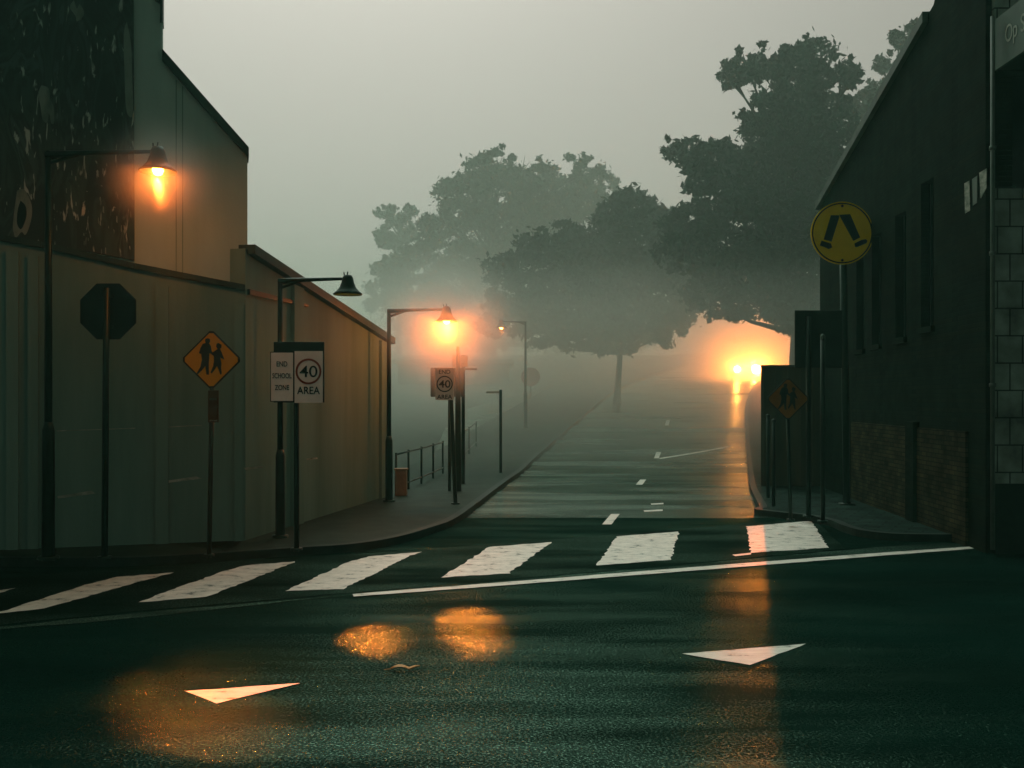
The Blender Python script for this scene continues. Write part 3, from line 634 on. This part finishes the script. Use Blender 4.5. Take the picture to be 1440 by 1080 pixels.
# dark sign backs at the right kerb
D = 19.2; X = (1137 - CX) / F * D
s = empty('sign_board', (X, D, 0.115), 'large dark rectangular sign back on a post by the brick building', 'sign')
pole_on(s, X, D, 0.115, zz(445, D), 0.05)
bev(face(px2([(1119, 436), (1186, 436), (1186, 517), (1119, 517)], D), D + 0.055, D + 0.085, 'signback', 'board', s), 0.008)
D = 18.4; X = (1157 - CX) / F * D
s = empty('bollard_post', (X, D, 0.115), 'bare dark post with a small pale cap beside the rectangular sign back', 'post')
pole_on(s, X, D, 0.115, zz(474, D), 0.045)
b = MB(); b.lathe((X, D, zz(474, D)), [(0.0, 0.06), (0.035, 0.045), (0.05, 0.0), (0.05, -0.03)], 10); b.build('cap', 'pvc', s)

# ochre wall beyond the corner
D = 25.9
w = empty('ochre_wall', (9, D, 0.1), 'shoulder high ochre panelled wall with metal capping beyond the brick building', 'wall')
xa, za = px2([(1070, 516)], D)[0]; xb = (1215 - CX) / F * D
q = MB(); q.prism([(xa, D, 0), (xb, D, 0), (xb + 2, D + 12, prof(D + 12)), (xa + 3.6, D + 12, prof(D + 12))], (0, 0, za)); q.build('panel', 'hoard', w)
q = MB(); q.prism([(xa - .03, D - .04, za), (xb, D - .04, za), (xb + 2, D + 12, za + prof(D + 12)), (xa + 3.57, D + 12, za + prof(D + 12))], (0, 0, 0.05)); q.build('capping', 'pvc', w)
for i in range(9):
    x = xa + 0.08 + i * 0.32; q = MB(); q.box((x, D - .02, za / 2), (0.05, 0.036, za - .05)); q.build('batten', 'hoard', w)

# right roadside posts before the wall
for i, (x, yb, yt) in enumerate(((1080, 700, 585), (1088, 712, 592))):
    D = F * (H - .115) / (yb - HY); X = (x - CX) / F * D
    q = MB(); q.tube([(X, D, .1), (X, D, zz(yt, D))], 0.04, 8); q.lathe((X, D, zz(yt, D)), [(0, .05), (.05, .02), (.05, -.02)], 8)
    tag(q.build('bollard_post', 'pole', None, (X, D, .1)), ['thin dark post closest to the car glow on the right kerb', 'thin dark post, nearer of the two below the ochre wall'][i], 'post', 'thin posts on the right kerb')

# railing on the left footpath
def railing(pts, label, top_h=0.95):
    r = empty('railing', (pts[0][0], pts[0][1], 0.115), label, 'railing', 'railings along the left footpath')
    for x, y in pts:
        z = prof(y) + .11; b = MB(); b.tube([(x, y, z), (x, y, z + top_h + .05)], 0.03, 8); b.build('post', 'pole', r)
    for hh in (top_h, 0.18):
        b = MB(); b.tube([(x, y, prof(y) + .115 + hh) for x, y in pts], 0.022, 8); b.build('rail', 'pole', r)
railing([(-2.75, 23.6), (-2.6, 25.0), (-2.42, 26.6), (-2.25, 28.4), (-2.1, 30.2)], 'dark metal railing just past the end of the left wall, nearer run')
railing([(-2.0, 33), (-1.8, 35), (-1.6, 37), (-1.4, 39)], 'faint metal railing farther up the left footpath, past the stout post')
D = 23.4; X = (564 - CX) / F * D
r = empty('utility_cabinet', (X, D, .115), 'tan waist high utility cabinet beside the railing at the wall end', 'cabinet')
q = MB(); q.box((X, D, .115 + .3), (0.27, 0.25, 0.6)); bev(q.build('body', 'box', r), 0.015)
q = MB(); q.box((X, D, .115 + .62), (0.31, 0.29, 0.04)); bev(q.build('lid', 'box', r), 0.01)
q = MB(); q.box((X, D - .132, .115 + .3), (0.2, 0.012, 0.46)); q.build('door', 'box', r)
# bank / hedge left beyond wall
# fallen leaf
c = g(570, 943)
v = []; n = 9
for i in range(n):
    t = i / (n - 1); w_ = 0.035 * math.sin(math.pi * min(1, t * 1.1)) * (1 + .4 * math.sin(9 * t)) + .003; x = (t - .5) * .26; zc = 0.012 + 0.022 * abs(math.sin(5 * t))
    v += [c + Vector((x, -w_, zc + .012)), c + Vector((x, 0.01 * math.sin(7 * t), zc)), c + Vector((x, w_ * .9, zc + .014))]
q = MB(); q.add(v, [(3 * i + j, 3 * i + j + 3, 3 * i + j + 4, 3 * i + j + 1) for i in range(n - 1) for j in (0, 1)], True)
q.tube([c + Vector((-.13, 0, .015)), c + Vector((-.19, .01, .006))], .003, 5)
lf = tag(q.build('fallen_leaf', 'leafbrown', None, c), 'curled brown leaf lying on the wet road', 'leaf'); so = lf.modifiers.new('s', 'SOLIDIFY'); so.thickness = 0.002

# ---------------------------------------------------------------- far buildings
def house(x0, x1, D, dep, ztop_, label, wallm, roofm, wn, name='house', flat=False):
    zb = prof(D) - .3; X0 = (x0 - CX) / F * D; X1 = (x1 - CX) / F * D
    h = empty(name, ((X0 + X1) / 2, D, zb), label, 'building', 'far buildings in the fog')
    b = MB(); b.box(((X0 + X1) / 2, D + dep / 2, (zb + ztop_) / 2), (X1 - X0, dep, ztop_ - zb)); b.build('wall_face', wallm, h)
    b = MB()
    if flat: b.box(((X0 + X1) / 2, D + dep / 2 - .4, ztop_ + .13), (X1 - X0 + .6, dep + 1.2, .24))
    else: b.prism([(X0 - .4, D - .4, ztop_ + .003), (X0 - .4, D + dep + .4, ztop_ + .003), (X0 - .4, D + dep / 2, ztop_ + 2)], (X1 - X0 + .8, 0, 0))
    b.build('roof', roofm, h)
    for (a, c_, u_, l_) in wn:
        b = MB(); xx0, zz0 = px2([(a, u_)], D)[0]; xx1, zz1 = px2([(c_, l_)], D)[0]; b.box(((xx0 + xx1) / 2, D - .02, (zz0 + zz1) / 2), (xx1 - xx0, 0.06, zz0 - zz1)); b.build('window', 'glass' if wallm == 'facade' else 'facade', h)
    return h
house(560, 716, 64, 8, zz(512, 64), 'low building behind the small speed sign, with pale window panels', 'facade_dark', 'facade', [(640, 646, 501 + 14, 530), (650, 668, 515, 532), (590, 610, 520, 536)], 'shop_building', True)
house(772, 850, 99, 8, zz(496, 99), 'pale building far up the road beneath the trees', 'facade', 'facade_dark', [(784, 792, 503, 512), (806, 816, 503, 512)])
house(716, 768, 84, 6, zz(508, 84), 'dark boxy building beside the round red sign', 'facade_dark', 'facade_dark', [], 'shed', True)
D = 26.5
r = empty('transformer_box', ((651 - CX) / F * D, D, 3), 'pale twin boxes fixed high behind the stout post', 'box')
for x0, x1, y0, y1 in ((636, 642.5, 499, 516), (645.5, 658, 500, 516)):
    q = MB(); a = px2([(x0, y0)], D)[0]; c_ = px2([(x1, y1)], D)[0]; q.box(((a[0] + c_[0]) / 2, D, (a[1] + c_[1]) / 2), (c_[0] - a[0], .15, a[1] - c_[1])); bev(q.build('box', 'white', r), .01)
q = MB(); a = px2([(635, 518)], D)[0]; c_ = px2([(671, 520)], D)[0]; q.box(((a[0] + c_[0]) / 2, D, a[1] - .02), (c_[0] - a[0], .1, .05)); q.build('shelf', 'paper', r)
q = MB(); xx = (651 - CX) / F * D; q.tube([(xx, D + .12, .1), (xx, D + .12, zz(499, D))], .05, 8); q.build('post', 'pole', r)

# ---------------------------------------------------------------- car
def make_car(cx, cy, rz):
    z = prof(cy); c = empty('parked_car', (cx, cy, z), 'oncoming car with both headlights blazing orange in the fog', 'car')
    gr = 0.12
    rot = Matrix.Rotation(rz, 4, 'Z') @ Matrix.Rotation(math.atan(gr), 4, 'X')
    def W(p): return Vector((cx, cy, z)) + (rot @ Vector(p))
    # profile along y (front at y=-2.1), x half width
    def loft(sec, name, m):
        b = MB(); vs = []
        for (y, zz0, zz1, hw, hw2) in sec:
            for x, zc in ((-hw, zz0), (-hw * 1.02, (zz0 * .6 + zz1 * .4)), (-hw2, zz1), (hw2, zz1), (hw * 1.02, (zz0 * .6 + zz1 * .4)), (hw, zz0)): vs.append(W((x, y, zc)))
        n = len(sec); fs = [(i * 6 + j, i * 6 + (j + 1) % 6, (i + 1) * 6 + (j + 1) % 6, (i + 1) * 6 + j) for i in range(n - 1) for j in range(6)]
        fs += [tuple(range(6))[::-1], tuple((n - 1) * 6 + j for j in range(6))]
        b.add(vs, fs); return bev(b.build(name, m, c), 0.04, 3)
    loft([(-2.15, .3, .66, .78, .7), (-2.05, .22, .78, .84, .76), (-1.0, .2, .95, .88, .8), (-.9, .2, .96, .88, .8), (1.5, .2, .98, .88, .8), (2.1, .25, .92, .84, .74), (2.2, .35, .8, .78, .7)], 'body', 'car')
    loft([(-.95, .93, .97, .78, .76), (-.2, .95, 1.42, .77, .6), (.9, .95, 1.45, .77, .6), (1.75, .93, 1.0, .76, .72)], 'cabin', 'glass')
    for sx in (-1, 1):
        for yy in (-1.35, 1.35):
            b = MB(); b.tube([W((sx * .74, yy, .32)), W((sx * .9, yy, .32))], .32, 18); wl = b.build('wheel', 'rubber', c)
            b = MB(); b.tube([W((sx * .9, yy, .32)), W((sx * .915, yy, .32))], .19, 14); b.build('rim', 'pvc', wl)
        b = MB(); b.tube([W((sx * .66, -2.13, .64)), W((sx * .66, -2.19, .64))], .27 if sx > 0 else .18, 20); b.build('headlight', 'headlight', c)
    b = MB(); b.box(W((0, -2.14, .5)), (.7, .05, .14)); b.build('grille', 'rubber', c)
    return c, W
car, W = make_car((1034 - CX) / F * 69, 69, 0.12)
for sx, e in ((-1, 500), (1, 1400)):
    l = lightat(W((sx * .66, -2.3, .66)), e * 1.0, 0.12, (1.0, 0.42, 0.08), car, True)
    l.data.spot_size = R(75); l.data.spot_blend = 0.9
    l.rotation_euler = (R(83), 0, R(180 + (math.degrees(math.atan2(-(W((0, 0, 0)).x), -69)) * 0)) )
    lightat(W((sx * .66, -2.5, .7)), e * 2.1, 0.15, (1.0, 0.19, 0.02), car)
    if sx > 0:
        q_ = W((sx * .66, -2.3, .66)); bm_ = lightat(q_, 550000, 0.14, (1.0, 0.16, 0.02), car, True); bm_.data.spot_size = R(1.6); bm_.data.spot_blend = 1.0; bm_.rotation_euler = (Vector((3.0, 11.8, 0)) - q_).to_track_quat('-Z', 'Y').to_euler()  # extra pencil beam added to make the car's glint on the near road
    d = (Vector((2.5, 15, 0.3)) - W((sx * .66, -2.3, .66))); l.rotation_euler = d.to_track_quat('-Z', 'Y').to_euler()

# ---------------------------------------------------------------- trees
import numpy as np
def tree(name, label, D, clumps, trunk_px, leafm, n_leaf, size, depth=0.8, seed=1, broad=False, trunk_r=0.35, group='trees in the fog'):
    rnd = np.random.default_rng(seed); u = D / F
    tx = (trunk_px - CX) * u; zb = prof(D) - .1
    t = empty(name, (tx, D, zb), label, 'tree', group)
    base_ = list(clumps)
    for (px, py, r) in base_:
        for _ in range(4):
            an = rnd.uniform(0, 2 * math.pi); k = rnd.uniform(.75, .95); clumps.append((px + r * k * math.cos(an), py + r * .9 * k * math.sin(an) * (1 if math.sin(an) < 0 else .7), r * rnd.uniform(.16, .36)))
    tot = sum(r * r for _, _, r in clumps); V = []
    cw = []
    for (px, py, r) in clumps:
        rad = r * u; off = rnd.uniform(-.55, .55) * 3.0 * depth; c = np.array([(px - CX) * u, D + off, H - (py - HY) * u]); cw.append((c, rad))
        nsub = max(4, int(26 * (r / 50) ** 1.4)); per = int(n_leaf * r * r / tot / nsub)
        d = rnd.normal(size=(nsub, 3)); d /= np.linalg.norm(d, axis=1)[:, None]
        q = c + d * (rnd.uniform(.25, 1.0, (nsub, 1)) ** .6) * np.array([rad, rad * depth, rad * .9])
        for s_ in q:
            rs = rad * rnd.uniform(.2, .5)
            dd = rnd.normal(size=(per, 3)) * .55
            dd[:, 2] *= .7
            V.append(s_ + dd * rs)
    C_ = np.concatenate(V); n = len(C_)
    a = rnd.normal(size=(n, 3)); a /= np.linalg.norm(a, axis=1)[:, None]
    b_ = np.cross(a, rnd.normal(size=(n, 3))); b_ /= np.linalg.norm(b_, axis=1)[:, None]
    L_ = size * rnd.uniform(.6, 1.4, (n, 1)); Wd = L_ * rnd.uniform(.35, .6, (n, 1))
    P = np.stack([C_ - a * L_, C_ + b_ * Wd, C_ + a * L_, C_ - b_ * Wd], 1).reshape(-1, 3)
    P -= np.array([tx, D, zb])
    me = bpy.data.meshes.new('crown'); me.vertices.add(4 * n); me.vertices.foreach_set('co', P.ravel()); me.loops.add(4 * n); me.loops.foreach_set('vertex_index', np.arange(4 * n, dtype=np.int32))
    me.polygons.add(n); me.polygons.foreach_set('loop_start', np.arange(0, 4 * n, 4, dtype=np.int32)); me.polygons.foreach_set('loop_total', np.full(n, 4, dtype=np.int32)); me.update(calc_edges=True); me.validate(); me.materials.append(M[leafm])
    cr = bpy.data.objects.new('crown', me); col.objects.link(cr); cr.parent = t; ORG[cr.name] = ORG[t.name]
    # trunk and limbs
    low = min(c[2] - r for c, r in cw); zs = max(low + .3, zb + 1.5); top_ = max(c[2] for c, r in cw)
    b = MB(); base = Vector((tx, D, zb)); fork = Vector((tx + .15, D, zs)); mid = Vector((tx - .2, D, zs + (top_ - zs) * .45))
    b.tube([base, base + Vector((0, 0, .5)), fork, mid, Vector((tx + .2, D, zs + (top_ - zs) * .85))], [trunk_r * 1.5, trunk_r * 1.1, trunk_r * .85, trunk_r * .5, trunk_r * .12], 9)
    b.build('trunk', 'bark', t)
    for i, (c, r) in enumerate(cw[:len(base_)]):
        e = Vector(c); k = min(.95, max(0, (e.z - zs) / max(.1, top_ - zs) - .25)); s0 = fork.lerp(Vector((tx + .1, D, zs + (top_ - zs) * .85)), k)
        m1 = s0.lerp(e, .5) + Vector((random.uniform(-.4, .4), random.uniform(-.3, .3), -.25 * r)); b = MB()
        b.tube([s0, m1, e], [trunk_r * .38, trunk_r * .22, trunk_r * .06], 6)
        for _ in range(4):
            v_ = Vector(rnd.normal(size=3)).normalized() * r * .95; b.tube([m1.lerp(e, .6), e + v_ * .5, e + v_], [trunk_r * .12, trunk_r * .07, .01], 5)
        b.build('limb', 'bark', t)
    return t
tree('broadleaf_tree', 'tall dark broadleaf tree rising behind the round crossing sign, small gaps in its crown', 46,
     [(1052, 92, 26), (1035, 100, 16), (1090, 90, 30), (1140, 92, 38), (1185, 112, 24), (1110, 140, 42), (1165, 160, 45), (1090, 190, 42), (1060, 165, 20), (1200, 190, 26), (1130, 215, 60), (1180, 250, 50), (1060, 235, 45), (1010, 225, 34), (970, 215, 26), (945, 208, 14), (985, 250, 34), (1040, 290, 55), (1110, 310, 65), (1170, 330, 50), (980, 310, 40), (1000, 360, 50), (1060, 370, 60), (1125, 390, 60), (1150, 430, 40), (960, 350, 36), (1000, 415, 32), (1050, 425, 34), (1100, 445, 34), (1015, 440, 18)], 1118, 'leaf', 70000, .17, seed=12, trunk_r=.4)
tree('broadleaf_tree', 'dense dark tree over the road, between the tall tree and the pale far tree', 54,
     [(880, 300, 36), (915, 300, 22), (940, 315, 28), (850, 330, 44), (900, 345, 50), (945, 360, 40), (830, 375, 52), (880, 400, 58), (935, 410, 48), (790, 400, 44), (770, 435, 36), (830, 435, 46), (890, 440, 40), (940, 440, 26), (740, 440, 30), (800, 345, 34), (715, 452, 24), (775, 462, 26), (850, 462, 30), (905, 462, 26), (955, 445, 26), (970, 400, 30), (735, 405, 30), (700, 430, 26), (760, 350, 34), (715, 385, 30), (690, 455, 22), (840, 482, 22), (880, 484, 22), (800, 478, 22), (925, 472, 20), (755, 476, 18)], 868, 'leaf', 60000, .17, seed=9, trunk_r=.17)
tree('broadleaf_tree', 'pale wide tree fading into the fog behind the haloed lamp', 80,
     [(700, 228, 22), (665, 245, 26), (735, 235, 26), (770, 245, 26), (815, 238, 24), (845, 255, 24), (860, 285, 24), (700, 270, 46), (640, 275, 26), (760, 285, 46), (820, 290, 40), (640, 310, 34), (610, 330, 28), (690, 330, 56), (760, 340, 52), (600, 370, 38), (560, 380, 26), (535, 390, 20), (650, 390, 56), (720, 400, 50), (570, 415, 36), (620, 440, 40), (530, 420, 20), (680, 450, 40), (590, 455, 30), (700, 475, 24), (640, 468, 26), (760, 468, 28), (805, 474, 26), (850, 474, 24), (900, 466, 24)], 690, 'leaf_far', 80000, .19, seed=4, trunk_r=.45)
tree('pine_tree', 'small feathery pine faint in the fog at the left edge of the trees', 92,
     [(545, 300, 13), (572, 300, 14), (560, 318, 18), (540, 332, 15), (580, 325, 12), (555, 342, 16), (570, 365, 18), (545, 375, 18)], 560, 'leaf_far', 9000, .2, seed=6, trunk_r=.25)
tree('broadleaf_tree', 'tree peeping over the sloping roof of the brick building', 52,
     [(1262, 62, 16), (1285, 50, 20), (1245, 85, 12), (1275, 90, 22), (1240, 125, 18), (1262, 120, 22), (1228, 108, 7), (1222, 150, 20), (1210, 142, 14), (1250, 160, 30), (1290, 130, 30)], 1275, 'leaf', 16000, .16, seed=8, trunk_r=.3)

# ---------------------------------------------------------------- haze
b = MB(); b.box((10, 115, 11.6), (400, 320, 25.6))
hz = b.build('haze', 'earth'); hz['kind'] = 'stuff'
hm = bpy.data.materials.new('fog'); hm.use_nodes = True; N = hm.node_tree.nodes; N.clear()
out = N.new('ShaderNodeOutputMaterial'); pv = N.new('ShaderNodeVolumePrincipled')
pv.inputs['Color'].default_value = (0.45, 0.95, 0.78, 1); pv.inputs['Density'].default_value = 0.0013; pv.inputs['Anisotropy'].default_value = 0.3
hm.node_tree.links.new(pv.outputs[0], out.inputs['Volume']); hz.data.materials.clear(); hz.data.materials.append(hm)

b = MB(); b.box((10, 151, 9.5), (300, 240, 20.5)); fb = b.build('fog_bank', 'earth'); fb['kind'] = 'stuff'; fb['label'] = 'bank of grey fog filling the side street beyond the crossing'; fb['category'] = 'fog'
fm = bpy.data.materials.new('bank_fog'); fm.use_nodes = True; N = fm.node_tree.nodes; N.clear()
out = N.new('ShaderNodeOutputMaterial'); pv = N.new('ShaderNodeVolumePrincipled'); pv.inputs['Color'].default_value = (0.96, 0.945, 0.88, 1); pv.inputs['Density'].default_value = 0.0082; pv.inputs['Anisotropy'].default_value = 0.3
fm.node_tree.links.new(pv.outputs[0], out.inputs['Volume']); fb.data.materials.clear(); fb.data.materials.append(fm)
for q, (y0, zt, dn) in enumerate(((29, 6.3, .010), (33, 7.3, .009), (37, 8.6, .008), (41, 10.4, .006), (46, 13, .004))):
    b = MB(); b.box((10, y0 + 115, (zt - 1.0 - .04 * q) / 2), (290 - q, 230 - 2 * q, zt + 1.0 + .04 * q)); gb2 = b.build('ground_mist', 'earth'); gb2['kind'] = 'stuff'
    gb2['label'] = 'layered low mist lying on the hill of the side street'; gb2['category'] = 'mist'; gb2['group'] = 'layers of low mist on the hill'
    gm = fm.copy(); [n_ for n_ in gm.node_tree.nodes if n_.type == 'PRINCIPLED_VOLUME'][0].inputs['Density'].default_value = dn
    gb2.data.materials.clear(); gb2.data.materials.append(gm)
def mist(p, r, dens, label):  # mist ball added around a light source to give it a halo
    b = MB(); n = 10
    b.lathe(p, [(max(0.0005, r * math.sin(math.pi * i / n)), -r * math.cos(math.pi * i / n)) for i in range(n + 1)], 20)
    o = b.build('mist', 'earth', None, p); o['kind'] = 'stuff'; tag(o, label, 'mist')
    m = bpy.data.materials.new('added_halo_mist'); m.use_nodes = True; N, L = m.node_tree.nodes, m.node_tree.links; N.clear()
    out = N.new('ShaderNodeOutputMaterial'); v = N.new('ShaderNodeVolumePrincipled'); tc = N.new('ShaderNodeTexCoord')
    ln = N.new('ShaderNodeVectorMath'); ln.operation = 'LENGTH'; L.new(tc.outputs['Object'], ln.inputs[0])
    mr = N.new('ShaderNodeMapRange'); mr.inputs[1].default_value = 0; mr.inputs[2].default_value = r; mr.inputs[3].default_value = 1; mr.inputs[4].default_value = 0
    L.new(ln.outputs['Value'], mr.inputs[0]); pw = N.new('ShaderNodeMath'); pw.operation = 'POWER'; L.new(mr.outputs[0], pw.inputs[0]); pw.inputs[1].default_value = 2.0
    mu = N.new('ShaderNodeMath'); mu.operation = 'MULTIPLY'; mu.inputs[1].default_value = dens; L.new(pw.outputs[0], mu.inputs[0]); L.new(mu.outputs[0], v.inputs['Density'])
    v.inputs['Color'].default_value = (0.95, 0.93, 0.9, 1); v.inputs['Anisotropy'].default_value = 0.2
    L.new(v.outputs[0], out.inputs['Volume']); o.data.materials.clear(); o.data.materials.append(m); return o
mist(p1 + Vector((0, 0, -.06)), 0.95, 0.95, 'ball of thick mist added to make the orange halo of the nearest lamp')
mist(p3 + Vector((0, 0, -.1)), 2.0, 1.0, 'ball of thick mist added to make the orange halo of the lamp at the wall end')
mist(W((.5, -2.6, 1.1)), 7.5, 0.75, 'ball of mist added to make the orange glow about the car headlights')
# ---------------------------------------------------------------- light, camera
w = bpy.data.worlds.new('World'); scene.world = w; w.use_nodes = True; N, L = w.node_tree.nodes, w.node_tree.links
sk = N.new('ShaderNodeTexSky'); sk.sky_type = 'NISHITA'; sk.sun_disc = False; EL, AZ = R(52), R(-12)
sk.sun_elevation = EL; sk.sun_rotation = AZ; sk.dust_density = 6; sk.air_density = 1.5
bw = N.new('ShaderNodeRGBToBW'); L.new(sk.outputs[0], bw.inputs[0])
tn = N.new('ShaderNodeVectorMath'); tn.operation = 'SCALE'; tn.inputs[0].default_value = (1.0, 0.955, 0.85); L.new(bw.outputs[0], tn.inputs['Scale'])
tcw = N.new('ShaderNodeTexCoord'); sx_ = N.new('ShaderNodeSeparateXYZ'); L.new(tcw.outputs['Generated'], sx_.inputs[0])
er = N.new('ShaderNodeValToRGB'); er.color_ramp.elements[0].position = 0.38; er.color_ramp.elements[0].color = (1, 1, 1, 1); er.color_ramp.elements[1].position = 0.7; er.color_ramp.elements[1].color = (0.5, 1.0, 0.82, 1)
L.new(sx_.outputs[2], er.inputs[0]); tm = N.new('ShaderNodeVectorMath'); tm.operation = 'MULTIPLY'; L.new(tn.outputs[0], tm.inputs[0]); L.new(er.outputs[0], tm.inputs[1])
bg = N['Background']; L.new(tm.outputs[0], bg.inputs[0]); bg.inputs[1].default_value = 0.05
sun = bpy.data.lights.new('sun', 'SUN'); sun.energy = 1.0; sun.angle = R(40); sun.color = (1.0, 0.97, 0.9)
so = bpy.data.objects.new('sun', sun); col.objects.link(so)
dv = Vector((math.sin(AZ) * math.cos(EL), math.cos(AZ) * math.cos(EL), math.sin(EL)))
so.rotation_euler = dv.to_track_quat('Z', 'Y').to_euler()
cam = bpy.data.cameras.new('camera'); co = bpy.data.objects.new('camera', cam); col.objects.link(co); scene.camera = co
co.location = (0, 0, H); co.rotation_euler = (R(90), 0, 0); cam.sensor_width = 36; cam.lens = 35; cam.shift_y = 20 / 1440; cam.clip_end = 2000
scene.view_settings.view_transform = 'Standard'; scene.view_settings.look = 'None'; scene.view_settings.exposure = 0.3; scene.view_settings.gamma = 1
try:
    scene.cycles.volume_bounces = 2; scene.cycles.max_bounces = 8
except Exception: pass
